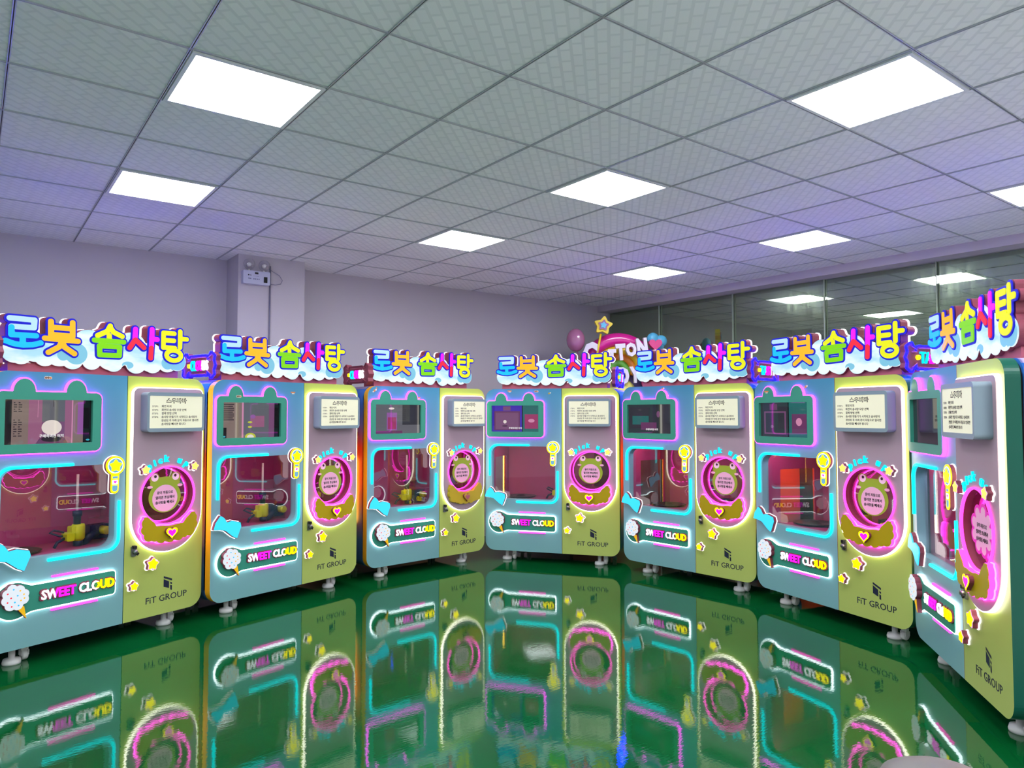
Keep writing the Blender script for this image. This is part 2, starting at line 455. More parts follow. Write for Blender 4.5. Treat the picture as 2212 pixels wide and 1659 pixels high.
# smoky mirror-like glazing along the right wall, two sheets per bay
m_mir = bpy.data.materials.new('dusty dark mirror glass'); m_mir.use_nodes = True
n, l = m_mir.node_tree.nodes, m_mir.node_tree.links; n.remove(n['Principled BSDF'])
g1 = n.new('ShaderNodeBsdfGlossy'); g1.inputs[0].default_value = (.58, .62, .50, 1); g1.inputs['Roughness'].default_value = .0
g2 = n.new('ShaderNodeBsdfGlossy'); g2.inputs[0].default_value = (.58, .62, .50, 1); g2.inputs['Roughness'].default_value = .22
df = n.new('ShaderNodeBsdfDiffuse'); df.inputs[0].default_value = (.10, .115, .095, 1)
tc = n.new('ShaderNodeTexCoord'); mp = n.new('ShaderNodeMapping'); mp.inputs['Scale'].default_value = (14, 14, 2.2)
nz = n.new('ShaderNodeTexNoise'); nz.inputs['Scale'].default_value = 2.2; nz.inputs['Detail'].default_value = 7; nz.inputs['Roughness'].default_value = .75
l.new(tc.outputs['Object'], mp.inputs[0]); l.new(mp.outputs[0], nz.inputs[0])
rr = ramp(n, [(.42, (.04, .04, .04)), (.72, (.38, .38, .38))]); l.new(nz.outputs[0], rr.inputs[0])
x1 = n.new('ShaderNodeMixShader'); x2 = n.new('ShaderNodeMixShader'); x2.inputs[0].default_value = .22
l.new(rr.outputs[0], x1.inputs[0]); l.new(g1.outputs[0], x1.inputs[1]); l.new(g2.outputs[0], x1.inputs[2])
l.new(x1.outputs[0], x2.inputs[1]); l.new(df.outputs[0], x2.inputs[2]); l.new(x2.outputs[0], n['Material Output'].inputs[0])
m_pane = clear('clear outer pane', (.93, .97, .93), .012)
m_seam = mat('pane edge seal', C('aab2a6'), .4)
edges = [YB, 3.238, 2.092, .942, -.174, -1.32, -2.46, -3.6, -4.74, -5.9, -7.1, YF]
for i in range(len(edges)-1):
    y1, y0 = edges[i], edges[i+1]
    w = structure('window_%d' % (i+1), MB().box(XR+.03, XR+.045, y0+.002, y1-.002, 0, CEIL-.085).mesh('mirror_sheet', [m_mir]))
    t = (.7, -.8, .75, -.9, .6)[i % 5]*PI/180; cy = (y0+y1)/2
    p = MB().box(-.003, .003, -(y1-y0)/2+.003, (y1-y0)/2-.003, 0, CEIL-.085)
    p.xf(Matrix.Translation((XR, cy, 0)) @ Matrix.Rotation(t, 4, 'Z'))
    obj('pane', p.mesh('outer_pane', [m_pane]), w)
    obj('edge_seal', MB().box(XR-.006, XR+.02, y0-.0025, y0+.0025, 0, CEIL-.085).mesh('edge_seal', [m_seam]), w)

# ceiling light panels
m_diff = mat('lit diffuser', (.9, .9, .9), .5, emit=(.94, .97, 1.04), es=PANEL_LIGHT)
m_lframe = mat('white light frame', C('e8ecee'), .4)
lf = MB().plate([rrect(-.285, .285, -.285, .285, 0), rrect(-.268, .268, -.268, .268, 0)[::-1]], 0, .012)
lf.xf(Matrix.Rotation(-PI/2, 4, 'X')); lf_me = None
def light(u, v, label):
    global lf_me
    o = empty('ceiling_light', (.6*(u+.5), .6*(v+.5), CEIL-.012))
    if lf_me is None:
        a = MB()
        a.box(-.29, .29, -.29, -.272, 0, .012); a.box(-.29, .29, .272, .29, 0, .012); a.box(-.29, -.272, -.272, .272, 0, .012); a.box(.272, .29, -.272, .272, 0, .012)
        lf_me = (a.mesh('light_frame', [m_lframe]), MB().box(-.272, .272, -.272, .272, .003, .012).mesh('light_diffuser', [m_diff]))
    obj('frame', lf_me[0], o); obj('diffuser', lf_me[1], o)
    tag(o, label, 'ceiling light', 'square LED ceiling light panels')
light(0, 0, 'large bright square ceiling panel light at upper left of the photo')
light(0, 3, 'square ceiling panel light nearest the back wall at far left')
light(4, 0, 'square ceiling panel light in the middle of the ceiling')
light(4, 3, 'square ceiling panel light close to the back wall, between pillar and corner')
light(4, -3, 'large bright square ceiling panel light at upper right of the photo')
light(8, 0, 'square ceiling panel light beside the mirrored wall, above the sixth machine')
light(8, 3, 'small looking square ceiling panel light nearest the far corner of the room')
light(8, -3, 'square ceiling panel light cut by the right edge of the photo')
for u, v in ((0, -3), (-4, 0), (-4, -3), (4, -6), (-4, 3), (0, -6), (-4, -6), (8, -6), (0, -9), (4, -9), (-4, -9), (8, -9), (0, -12), (4, -12)):  # unseen extra panels, added to lift the light bounced onto the ceiling
    light(u, v, 'square ceiling panel light added out of view to raise the bounce light')

# ------------------------------------------------------------------ machine geometry (one set of meshes, shared)
W, ZB, ZT, SEAM = 1.3863, .1076, 1.7557, .8085
DEP = .76
OFF = (-W/2, -DEP/2, 0)
MESH = {}
def part(key, name, make, mats, parent, label=None):
    if key not in MESH: MESH[key] = make().mesh(name, mats, OFF)
    return obj(name, MESH[key], parent, label)
SLAB = rrect(0, W, ZB, ZT, .095, 10)
def clip_x(L, x, keep):           # cut a loop by a vertical line
    out = []
    for i in range(len(L)):
        p, q = L[i], L[(i+1) % len(L)]
        ip, iq = (p[0] <= x) == keep, (q[0] <= x) == keep
        if ip: out.append(p)
        if ip != iq:
            t = (x-p[0])/(q[0]-p[0]); out.append((x, p[1]+t*(q[1]-p[1])))
    return out
WIN = rrect(.072, .738, .632, 1.170, (.0, .075, .0, .075), 8)
PC = (1.098, .932)                 # pick-up port centre
PANEL = [(.842, 1.640)]
PANEL = rrect(.842, 1.356, .80, 1.677, (0, 0, .04, .04), 6)
PANEL = [p for p in PANEL if p[1] > .81]
_arc = [(1.099+.257*math.cos(a), .80+.257*math.sin(a)) for a in np.linspace(PI, 2*PI, 28)]
PANEL = _arc + PANEL
def ring(L, d, y0, y1, mb=None, m=0):
    return (mb or MB()).plate([offset(L, d), L[::-1]], y0, y1, m)
def screen_outline(grow=0):
    def fn(X, Z):
        d = d_poly(X, Z, rrect(.018, .628, 1.262, 1.634, .04))
        for cx in (.174, .471):
            e = d_circ(X, Z, cx, 1.634, .060, .078); e = np.maximum(e, 1.58-Z)
            d = np.minimum(d, e)
        return d-grow
    return fn
SCR = contour(screen_outline(), (-.02, .67, 1.22, 1.75), .005)
SCRG = contour(screen_outline(.0065), (-.02, .67, 1.22, 1.75), .005)
SCRHOLE = rrect(.072, .572, 1.318, 1.586, .004)
def cone_sign(g=0):
    def fn(X, Z):
        a = d_circ(X, Z, .150, .398, .106); bx = d_poly(X, Z, rrect(.14, .742, .322, .472, .018))
        k = .025; h = np.clip(.5+.5*(bx-a)/k, 0, 1)
        return bx*(1-h)+a*h-k*h*(1-h)-g
    return fn
CS = contour(cone_sign(), (0, .80, .26, .54), .005); CSG = contour(cone_sign(.007), (0, .80, .26, .54), .005)
def candy(g=0):
    def fn(X, Z):
        d = d_circ(X, Z, .138, .428, .055)
        for a, b_, r_ in ((.100, .452, .026), (.098, .415, .028), (.118, .385, .030), (.155, .380, .028), (.185, .408, .028), (.188, .440, .026), (.163, .466, .027), (.125, .476, .027)):
            d = np.minimum(d, d_circ(X, Z, a, b_, r_))
        return d-g
    return fn
BOB = contour(candy(), (.04, .25, .32, .53), .004)
CONE = [(.150, .362), (.192, .368), (.206, .290)]
BOWPTS = [(.008, .655), (.022, .700), (.058, .746), (.082, .730), (.106, .692), (.150, .700), (.215, .682), (.222, .655), (.190, .574), (.160, .590), (.100, .640), (.060, .650)]
def bow(g=0): return lambda X, Z: d_poly(X, Z, BOWPTS)-.006-g
WINGC = [(.930, .757, .038), (.924, .712, .036), (.948, .670, .040), (.990, .662, .038), (1.035, .650, .042), (1.098, .655, .05)]
def wing(g=0):
    def fn(X, Z):
        X2 = np.where(X > 1.098, 2*1.098-X, X)
        d = d_poly(X2, Z, [(.905, .80), (.93, .70), (1.098, .64), (1.20, .64), (1.20, .73), (1.0, .73), (.95, .80)])
        for a, b_, r_ in WINGC: d = np.minimum(d, d_circ(X2, Z, a, b_, r_))
        return np.maximum(d, .209-np.hypot(X-PC[0], Z-PC[1]))-g
    return fn
def starf(cx, cz, r, g=0, rot=0): return lambda X, Z: d_poly(X, Z, star_pts(cx, cz, r, .60, rot))-r*.16-g
def heartf(cx, cz, r, g=0): return lambda X, Z: d_poly(X, Z, heart_pts(cx, cz, r))-g
def wandf(g=0):
    return lambda X, Z: np.minimum(d_circ(X, Z, .722, 1.160, .062), d_cap(X, Z, [(.722, 1.12), (.719, 1.003)], .026))-g
def emblem(fn, bb, yb, th, h=.004, halo=.0042):
    """maroon block of thickness th on the surface yb plus a glowing rim at its foot: mats body, halo"""
    m = MB(); L = contour(fn(0), bb, h)
    m.plate(L, yb-th, yb-.004, 0)
    m.plate(contour(fn(halo), bb, h), yb-.006, yb, 1)
    return m
PY = -.025                         # face of the raised lilac panel

# roof sign outlines
LET = {
 'ro': [('l', [(.128, 2.079), (.264, 2.080)]), ('l', [(.264, 2.080), (.262, 2.032)]), ('l', [(.262, 2.032), (.139, 2.029)]), ('c', [(.138, 2.025), (.139, 1.979)]), ('c', [(.139, 1.979), (.275, 1.983)]), ('c', [(.201, 1.976), (.202, 1.936)]), ('c', [(.108, 1.940), (.154, 1.925), (.205, 1.920), (.257, 1.926), (.302, 1.941)])],
 'bot': [('o', [(.359, 2.083), (.361, 1.998)]), ('o', [(.489, 2.088), (.491, 1.999)]), ('o', [(.360, 2.046), (.490, 2.048)]), ('o', [(.361, 1.999), (.491, 2.001)]), ('o', [(.424, 1.996), (.425, 1.968)]), ('o', [(.326, 1.974), (.524, 1.970)]), ('o', [(.427, 1.962), (.412, 1.926), (.349, 1.886)]), ('o', [(.427, 1.962), (.444, 1.926), (.504, 1.888)])],
 'som': [('y', [(.730, 2.092), (.712, 2.054), (.648, 2.020)]), ('y', [(.730, 2.082), (.752, 2.052), (.812, 2.028)]), ('y', [(.724, 2.027), (.725, 1.992)]), ('g', [(.628, 1.988), (.823, 1.990)]), ('g', [(.661, 1.952), (.796, 1.955)]), ('g', [(.796, 1.955), (.794, 1.896)]), ('g', [(.794, 1.896), (.664, 1.892)]), ('g', [(.664, 1.892), (.661, 1.952)])],
 'sa': [('m', [(.904, 2.087), (.901, 2.024)]), ('r', [(.901, 2.012), (.865, 1.955)]), ('r', [(.905, 2.014), (.966, 1.963)]), ('m', [(1.024, 2.097), (1.021, 1.980)]), ('r', [(1.020, 1.966), (1.017, 1.893)]), ('m', [(1.021, 2.030), (1.063, 2.029)])],
 'tang': [('y', [(1.110, 2.082), (1.110, 1.976)]), ('y', [(1.110, 2.082), (1.192, 2.083)]), ('y', [(1.110, 2.030), (1.190, 2.031)]), ('y', [(1.110, 1.977), (1.198, 1.978)]), ('y', [(1.239, 2.103), (1.239, 1.985)]), ('y', [(1.240, 2.050), (1.292, 2.050)]),
          ('y', [(1.192+.056*math.cos(a), 1.924+.037*math.sin(a)) for a in np.linspace(0, 2*PI, 25)])]}
LCOL = {'l': F_ltblue, 'c': F_azure, 'o': F_orange, 'y': F_lemon, 'g': F_lime, 'm': F_mag, 'r': F_red}
SR = .0165
def let_f(names, g, cols=None):
    def fn(X, Z):
        d = np.full(X.shape, 1e9)
        for nme in names:
            for c, p in LET[nme]:
                if cols is None or c in cols: d = np.minimum(d, d_cap(X, Z, p, SR))
        return d-g
    return fn
CLOUD = [(.165, 1.885, .078), (.20, 1.862, .062), (.275, 1.905, .085), (.335, 1.862, .066), (.42, 1.90, .10), (.50, 1.855, .070), (.60, 1.945, .112), (.62, 1.852, .064), (.75, 1.90, .11), (.765, 1.848, .066), (.885, 1.955, .110), (.92, 1.853, .076), (1.02, 1.90, .105), (1.04, 1.855, .070), (1.15, 1.875, .078), (1.225, 1.882, .072)]
def cloud_f(g=0):
    def fn(X, Z):
        d = d_poly(X, Z, [(.16, 1.83), (1.22, 1.83), (1.22, 1.91), (.16, 1.91)])
        for c in CLOUD: d = np.minimum(d, d_circ(X, Z, *c))
        return d-g
    return fn
ALLN = list(LET)
def sign_f(g): return lambda X, Z: np.minimum(let_f(ALLN, .012)(X, Z), cloud_f()(X, Z))-g
SBB = (.03, 1.38, 1.74, 2.17)

def side_xf(side, y_c):
    """front-view shape -> cabinet side; its x runs along the depth"""
    if side == 'l': return Matrix.Translation((0, y_c, 0)) @ Matrix.Rotation(-PI/2, 4, 'Z')
    return Matrix.Translation((W, y_c, 0)) @ Matrix.Rotation(PI/2, 4, 'Z')
def wrapper(g=0):
    def fn(X, Z):
        d = d_poly(X, Z, rrect(-.135, .135, 1.785, 1.945, .03))
        for sx in (-1, 1):
            e = d_poly(X, Z, [(sx*.13, 1.83), (sx*.175, 1.775), (sx*.215, 1.80), (sx*.205, 1.83), (sx*.225, 1.865), (sx*.205, 1.90), (sx*.215, 1.935), (sx*.175, 1.958), (sx*.13, 1.90)])
            d = np.minimum(d, e-.008)
        return d-g
    return fn
WBB = (-.27, .27, 1.74, 2.0)

# ---- builders for each part
def b_front():
    m = MB(); L = clip_x(SLAB, SEAM-.002, True)
    m.plate([L, WIN[::-1]], 0, .065, 0, 1, sides=False)
    m.plate([L], 0, .065, 1, 1, False, False); return m.plate([WIN], 0, .065, 0, 0, False, False)
def b_door():
    m = MB(); L = clip_x(SLAB, SEAM+.002, False)
    return m.plate([L, circ(*PC, .197, 48)[::-1]], 0, .065, 0, 1)
def b_body():
    m = MB()
    m.plate([offset(SLAB, -.02), offset(SLAB, -.05)[::-1]], .062, .082, 1)
    n_ = len(SLAB)
    for i in range(n_):                                    # outer shell, the flat left side left open
        p, q = SLAB[i], SLAB[(i+1) % n_]
        if abs(p[0]) < 1e-4 and abs(q[0]) < 1e-4: continue
        top = p[1] > ZT-.03 and q[1] > ZT-.03
        m.add([(p[0], .08, p[1]), (q[0], .08, q[1]), (q[0], DEP, q[1]), (p[0], DEP, p[1])], [(0, 1, 2, 3)], 2 if top else 0)
    m.plate([SLAB], DEP-.01, DEP, 0)
    m.plate([SLAB, offset(SLAB, -.03)[::-1]], .08, .09, 0)
    return m
SW = rrect(-.20, .20, .53, 1.08, .05)                      # side window, centred on depth .42
def b_side():
    z0, z1 = ZB+.095, ZT-.095
    m = MB().plate([[(-.34, z0), (.34, z0), (.34, z1), (-.34, z1)], SW[::-1]], 0, .012)
    return m.xf(side_xf('l', .42))
def b_chamber():
    x0, x1, y0, y1, z0, z1 = .03, 1.33, .068, .70, .595, 1.235
    m = MB()
    m.add([(x0, y1, z0), (x1, y1, z0), (x1, y1, z1), (x0, y1, z1)], [(0, 1, 2, 3)])
    m.add([(x1, y0, z0), (x1, y1, z0), (x1, y1, z1), (x1, y0, z1)], [(0, 1, 2, 3)])
    m.add([(x0, y0, z0), (x1, y0, z0), (x1, y1, z0), (x0, y1, z0)], [(0, 1, 2, 3)])
    m.add([(x0, y0, z1), (x1, y0, z1), (x1, y1, z1), (x0, y1, z1)], [(0, 1, 2, 3)])
    q = MB().plate([[(-.352, z0), (.28, z0), (.28, z1), (-.352, z1)][::1], rrect(-.19, .19, .60, 1.04, .012)[::-1]], 0, .01).xf(Matrix.Translation((x0-.01, .42, 0)) @ Matrix.Rotation(-PI/2, 4, 'Z') @ Matrix.Scale(-1, 4, (1, 0, 0)))
    m.add(q.v, q.f)
    m.box(1.02, 1.05, .45, .70, z0, z1); m.box(.93, 1.33, .40, .70, z0, .74)      # corner column and shelf
    m.box(.86, 1.02, .66, .70, .80, .83)
    m.add([(.10, .08, z0), (.62, .08, z0), (.46, .40, z0), (.10, .40, z0), (.10, .08, z0+.02), (.62, .08, z0+.02), (.46, .40, z0+.02), (.10, .40, z0+.02)], [(4, 5, 6, 7), (0, 1, 5, 4), (1, 2, 6, 5), (2, 3, 7, 6)])
    return m
def b_dish(): return MB().lathe([(.05, .60), (.15, .612), (.165, .622), (.15, .624), (.06, .614), (.03, .635), (.0, .636)], (.28, .34, .01), k=32)
def b_duct():
    return MB().tube([(.12, .40, 1.225), (.30, .33, 1.215), (.36, .28, 1.18)], [.03, .03, .022])
def b_arm(which):
    m = MB(); y = .40
    if which == 'stick': return m.tube([(.702, y, .83), (.702, y, 1.085)], .009)
    if which == 'head':
        m.lathe([(.0, .632), (.03, .634), (.042, .65), (.042, .73), (.038, .745), (.0, .747)], (.712, y, 0), k=20)
        m.plate([rrect(.618, .668, .64, .695, .012)], y-.045, y+.03, 0); m.plate([rrect(.655, .695, .69, .735, .01)], y-.03, y+.03, 0)
        m.lathe([(0, -.05), (.026, -.05), (.03, -.04), (.03, .02), (0, .02)], (.885, y, .682), axis='y', k=20)
        return m
    m.lathe([(0, .745), (.022, .745), (.024, .80), (.030, .802), (.030, .836), (0, .838)], (.704, y, 0), k=14)
    m.tube([(.74, y+.03, .606), (.885, y+.03, .69)], [.034, .026], k=10)
    m.box(.80, .93, y+.02, y+.10, .62, .72); m.lathe([(.03, .60), (.03, .64), (0, .64)], (.712, y, 0), k=14)
    m.tube([(.62, y, .70), (.56, y+.01, .72), (.54, y+.02, .705), (.60, y+.02, .675), (.65, y, .67)], .007)
    m.tube([(.62, y-.01, .66), (.57, y-.02, .64), (.55, y-.02, .606)], .010)
    return m
def b_glass(): return MB().plate([offset(WIN, .004)], .050, .054)
def b_wstrip(): return ring(WIN, -.0, 0, 0)
def b_screenframe(): return MB().plate([SCR[0], SCRHOLE[::-1]], -.025, 0, 0)
def b_screenled(): return MB().plate([SCRG[0], SCR[0][::-1]], -.020, 0, 0)
def b_neon_a():
    p = [(.470, -.008, 1.181)]+[(.125+.078*math.cos(a), -.008, 1.103+.078*math.sin(a)) for a in np.linspace(PI/2, PI, 9)]+[(.047, -.008, .866)]
    return MB().tube(p, .0095)
def b_neon_b():
    p = [(.334, -.008, .606)]+[(.688+.078*math.cos(a), -.008, .684+.078*math.sin(a)) for a in np.linspace(-PI/2, 0, 9)]+[(.766, -.008, .925)]
    return MB().tube(p, .0095)
def b_wandface():
    m = MB(); y = -.031
    m.plate(contour(wandf(0), (.63, .82, .94, 1.26), .004), y, y+.004, 0)
    m.disc(.722, 1.160, .051, y-.001, 1); m.disc(.722, 1.160, .046, y-.002, 2)
    m.poly([(.703, 1.09), (.741, 1.09), (.738, 1.075), (.705, 1.075)], y-.001, 2)
    m.poly(rrect(.702, .740, 1.036, 1.066, .004), y-.001, 1); m.poly(heart_pts(.721, 1.051, .011), y-.002, 3)
    m.poly(rrect(.702, .738, .990, 1.030, (.017, .017, .002, .002)), y-.001, 2)
    m.plate(contour(starf(.722, 1.158, .036), (.66, .79, 1.10, 1.22), .003), y-.006, y-.001, 4)
    return m
def b_bowface():
    m = MB(); m.plate(contour(bow(-.003), (-.02, .25, .54, .78), .004), -.037, -.030, 0)
    return m
def b_candyface():
    m = MB(); m.plate(BOB, -.056, -.050, 0)
    for i, (a, b_) in enumerate(((.10, .455), (.13, .475), (.165, .462), (.118, .428), (.152, .436), (.185, .438), (.10, .405), (.138, .400), (.170, .405), (.122, .378), (.158, .378), (.188, .415))):
        m.disc(a, b_, .0048, -.057, 1+i % 3, 10)
    return m
def b_sweet(which):
    m = MB(); y = -.0285
    if which == 'body': m.text('SWEET CLOUD', .512, .404, y+.008, w=.46, h=.072, ext=.008, off=.06); return m
    x0 = .512-.45/2
    V, F = glyphs('SWEET CLOUD', .004, .026); xs = [p[0] for p in V]; ys = [p[1] for p in V]
    kx = .438/(max(xs)-min(xs)); kz = .058/(max(ys)-min(ys)); xm = (max(xs)+min(xs))/2; ym = (max(ys)+min(ys))/2
    pts = [(.512+(p[0]-xm)*kx, y-.003-p[2], .404+(p[1]-ym)*kz) for p in V]
    cuts = (.512-.219+.438*.185, .512-.219+.438*.49, .512-.219+.438*.74)
    for f in F:
        cx = sum(pts[i][0] for i in f)/len(f)
        c = 0 if cx < cuts[0] else 1 if cx < cuts[1] else 0 if cx < cuts[2] else 2
        m.add([pts[i] for i in f], [tuple(range(len(f)))], c)
    return m
def b_bars(z): return MB().plate([rrect(.358, .640, z-.006, z+.006, .006)], -.010, 0)
HOLE = circ(*PC, .197, 48)
def b_panel(): return MB().plate([PANEL, HOLE[::-1]], PY, 0, 0)
def b_panelled(): return MB().plate([offset(PANEL, .0065), PANEL[::-1]], PY+.004, 0, 0)
def b_box():
    L = rrect(.888, 1.318, 1.376, 1.648, .025)
    return MB().plate([L, rrect(.905, 1.300, 1.402, 1.624, .006)[::-1]], PY-.080, PY, 0).plate([offset(L, -.01)], PY-.075, PY-.07, 0)
def b_sheet(): return MB().plate([rrect(.905, 1.300, 1.402, 1.624, .006)], PY-.078, PY-.075, 0)
def b_sheettext():
    m = MB(); y = PY-.0785
    m.text('스우바바', 1.10, 1.592, y, h=.037, w=.152, ext=.0003, off=.055, m=0)
    m.text('스우바바', 1.10, 1.592, y-.0006, h=.026, w=.141, ext=.0003, off=.0, m=1)
    rows = [('STEP1:', '화면 터치'), ('STEP2:', '화면의 솜사탕 모양 선택'), ('STEP3:', '결제 방법 선택'), ('STEP4:', '솜사탕 만들기가 시작되고 솜사탕이'), ('', '완성된 후 아래 문이 자동으로 열리면'), ('', '솜사탕을 빼시면 됩니다')]
    for i, (a, b_) in enumerate(rows):
        z = 1.546-.0245*i
        if a: m.text(a, .922, z, y, size=.0165, ext=.0003, m=0, al='l')
        m.text(b_, .990, z, y, size=.0185, ext=.0003, off=.012, m=0, al='l')
    return m
def b_portled(): return MB().plate([circ(*PC, .2035, 48), circ(*PC, .195, 48)[::-1]], PY-.010, PY+.004, 0)
def b_portwell():
    m = MB(); n_ = 48; A = circ(*PC, .197, n_); B = circ(*PC, .190, n_)
    m.add([(p[0], PY, p[1]) for p in A]+[(p[0], .075, p[1]) for p in B], [(i, (i+1) % n_, n_+(i+1) % n_, n_+i) for i in range(n_)], 0)
    return m
def b_portled2():
    m = MB(); 
    for k in range(60):
        a = 2*PI*k/60; p = (PC[0]+.188*math.cos(a), .058, PC[1]+.188*math.sin(a))
    m.tube([(PC[0]+.187*math.cos(2*PI*k/60), .060, PC[1]+.187*math.sin(2*PI*k/60)) for k in range(60)], .005, closed=True, k=6)
    return m
def b_portglass(): return MB().plate([circ(*PC, .194, 40)], .012, .016)
def b_frog():
    y = .011; m = MB()
    def body(X, Z):
        d = d_circ(X, Z, 1.098, .918, .120, .110)
        d = np.minimum(d, d_circ(X, Z, 1.098, 1.015, .112, .044))
        for s_ in (-1, 1): d = np.minimum(d, d_circ(X, Z, 1.098+s_*.080, 1.052, .037))
        return d
    m.plate(contour(body, (.94, 1.26, .78, 1.12), .005), y, y+.001, 0)
    m.disc(1.098, .908, .094, y-.001, 1)
    for s_ in (-1, 1):
        m.disc(1.098+s_*.078, 1.056, .027, y-.001, 2); m.disc(1.098+s_*.074, 1.063, .010, y-.002, 3); m.disc(1.098+s_*.112, .992, .020, y-.001, 1, rz=.010)
    return m
def b_bubble():
    y = -.004; m = MB()
    def f(X, Z):
        d = d_circ(X, Z, 1.098, .925, .11, .10)
        for k in range(9): d = np.minimum(d, d_circ(X, Z, 1.098+.10*math.cos(2*PI*k/9), .925+.092*math.sin(2*PI*k/9), .042))
        return d
    m.plate(contour(f, (.92, 1.28, .76, 1.10), .005), y, y+.001, 0)
    m.plate(contour(lambda X, Z: f(X, Z)+.016, (.92, 1.28, .76, 1.10), .005), y-.001, y, 1)
    return m
def b_frogtext(bub=False):
    m = MB(); y = .0095 if not bub else -.0055
    for i, t in enumerate(('문이 자동으로', '열리면 조심해서', '솜사탕을 빼세요')):
        m.text(t, 1.098, .948-.034*i, y, h=.022, w=(.118, .140, .140)[i], ext=.0004, off=.02)
    return m
def b_wingface():
    m = MB(); m.plate(contour(wing(-.001), (.86, 1.34, .58, .83), .005), PY-.034, PY-.030, 0); return m
def b_heart():
    m = MB(); y = PY-.034
    m.plate([heart_pts(1.098, .672, .045)], y-.022, y, 0)
    m.plate([heart_pts(1.098, .672, .044)], y-.024, y-.022, 1); m.plate([heart_pts(1.098, .672, .031)], y-.026, y-.024, 2)
    return m
STARS = [(.915, 1.118, .024, 0, PY), (1.281, 1.124, .024, .2, PY), (.993, .470, .033, .15, 0), (.865, .343, .024, .1, 0)]
def b_star(i):
    cx, cz, r_, rot, yb = STARS[i]; return emblem(lambda g_: (lambda X, Z: d_poly(X, Z, star_pts(cx, cz, r_*1.18, .58, rot))-r_*.26-g_), (cx-.08, cx+.08, cz-.08, cz+.08), yb, .030, .003, .006)
def b_starface(i):
    cx, cz, r_, rot, yb = STARS[i]; m = MB()
    m.plate(contour(lambda X, Z: d_poly(X, Z, star_pts(cx, cz, r_*1.18, .58, rot))-r_*.24, (cx-.08, cx+.08, cz-.08, cz+.08), .003), yb-.032, yb-.030, 0)
    m.plate(contour(starf(cx, cz, r_*1.02, 0, rot), (cx-.08, cx+.08, cz-.08, cz+.08), .003), yb-.036, yb-.032, 1)
    return m
def b_pickup(w):
    m = MB()
    for ch, a in ((('p', -35), ('i', -24.5), ('c', -15), ('k', -3.5)), (('u', 19), ('p', 32.5)))[w]:
        t = math.radians(a); R = .247 - (.008 if ch == 'p' else 0) + (.010 if ch in 'k' else 0.004 if ch == 'i' else 0)
        m.text(ch, PC[0]+R*math.sin(t), PC[1]+R*math.cos(t), PY-.004, size=.062, ext=.006, off=.045, rot=-t, skew=.10)
    return m
def b_lock():
    m = MB(); m.plate([rrect(.853, .887, .540, .606, .004)], -.012, 0, 0)
    m.lathe([(0, -.035), (.012, -.035), (.014, -.03), (.014, 0), (0, 0)], (.873, 0, .572), axis='y', k=16)
    m.plate([[(.868, .583), (.898, .560), (.888, .545), (.860, .566)]], -.030, -.020, 1); m.plate([rrect(.860, .882, .592, .612, .003)], -.028, 0, 1)
    return m
def b_logo():
    m = MB(); y = -.0012
    m.poly([(1.093, .345), (1.093, .292), (1.134, .276), (1.134, .322)], y); m.poly([(1.093, .366), (1.093, .352), (1.156, .324), (1.156, .338)], y)
    m.poly([(1.143, .318), (1.143, .305), (1.156, .299), (1.156, .311)], y); m.poly([(1.143, .296), (1.143, .264), (1.156, .258), (1.156, .290)], y)
    m.text('FiT GROUP', 1.118, .218, y+.0006, w=.305, h=.043, ext=.0005, off=.004)
    return m
def b_foot(x, y, i):
    m = MB()
    m.lathe([(0, ZB+.02), (.018, ZB+.02), (.018, .035), (.045, .030), (.050, .012), (.048, 0), (0, 0)], (x, y, 0), k=20)
    return m
def b_caster(x, y):
    m = MB(); m.lathe([(0, -.015), (.026, -.015), (.030, -.01), (.030, .01), (.026, .015), (0, .015)], (x, y, .031), axis='x', k=20)
    m.box(x-.020, x+.020, y-.012, y+.012, .055, ZB+.02); m.box(x-.021, x-.017, y-.02, y+.02, .03, .06); m.box(x+.017, x+.021, y-.02, y+.02, .03, .06)
    return m
def b_signbody():
    m = MB(); m.plate(contour(sign_f(0), SBB, .005), .102, .170, 0); return m
def b_plinth(): return MB().plate([rrect(.14, 1.25, ZT-.002, 1.815, .01)], .125, .30)
def b_signled(): return MB().plate(contour(sign_f(.005), SBB, .005), .172, .186, 0)
def b_cloud():
    m = MB(); m.plate(contour(cloud_f(-.003), SBB, .005), .096, .102, 0)
    def shade(X, Z): return np.maximum(np.minimum(d_circ(X, Z, .545, 1.875, .075), np.minimum(d_circ(X, Z, .46, 1.90, .06), d_circ(X, Z, .62, 1.86, .04)))+0*X, cloud_f(-.006)(X, Z))
    m.plate(contour(lambda X, Z: np.maximum(np.minimum(d_circ(X, Z, .520, 1.890, .070), d_circ(X, Z, .44, 1.875, .035)), cloud_f(-.006)(X, Z)), SBB, .005), .0945, .096, 1)
    m.plate(contour(lambda X, Z: np.maximum(np.minimum(d_circ(X, Z, 1.225, 1.872, .066), d_circ(X, Z, 1.15, 1.865, .045)), cloud_f(-.006)(X, Z)), SBB, .005), .0945, .096, 1)
    m.plate(contour(lambda X, Z: np.maximum(d_circ(X, Z, .860, 1.835, .040, .025), cloud_f(-.006)(X, Z)), SBB, .005), .0945, .096, 1)
    return m
def b_letter(nme):
    m = MB(); xs = [p[0] for c, P in LET[nme] for p in P]
    bb = (min(xs)-.05, max(xs)+.05, 1.84, 2.16)
    m.plate(contour(let_f([nme], .0115), bb, .004), .088, .0945, 0)
    cols = []
    for c, P in LET[nme]:
        if c not in cols: cols.append(c)
    for k, c in enumerate(cols): m.plate(contour(let_f([nme], 0, c), bb, .004), .083-.0012*k, .088, 1+k)
    return m, [F_navy]+[LCOL[c] for c in cols]
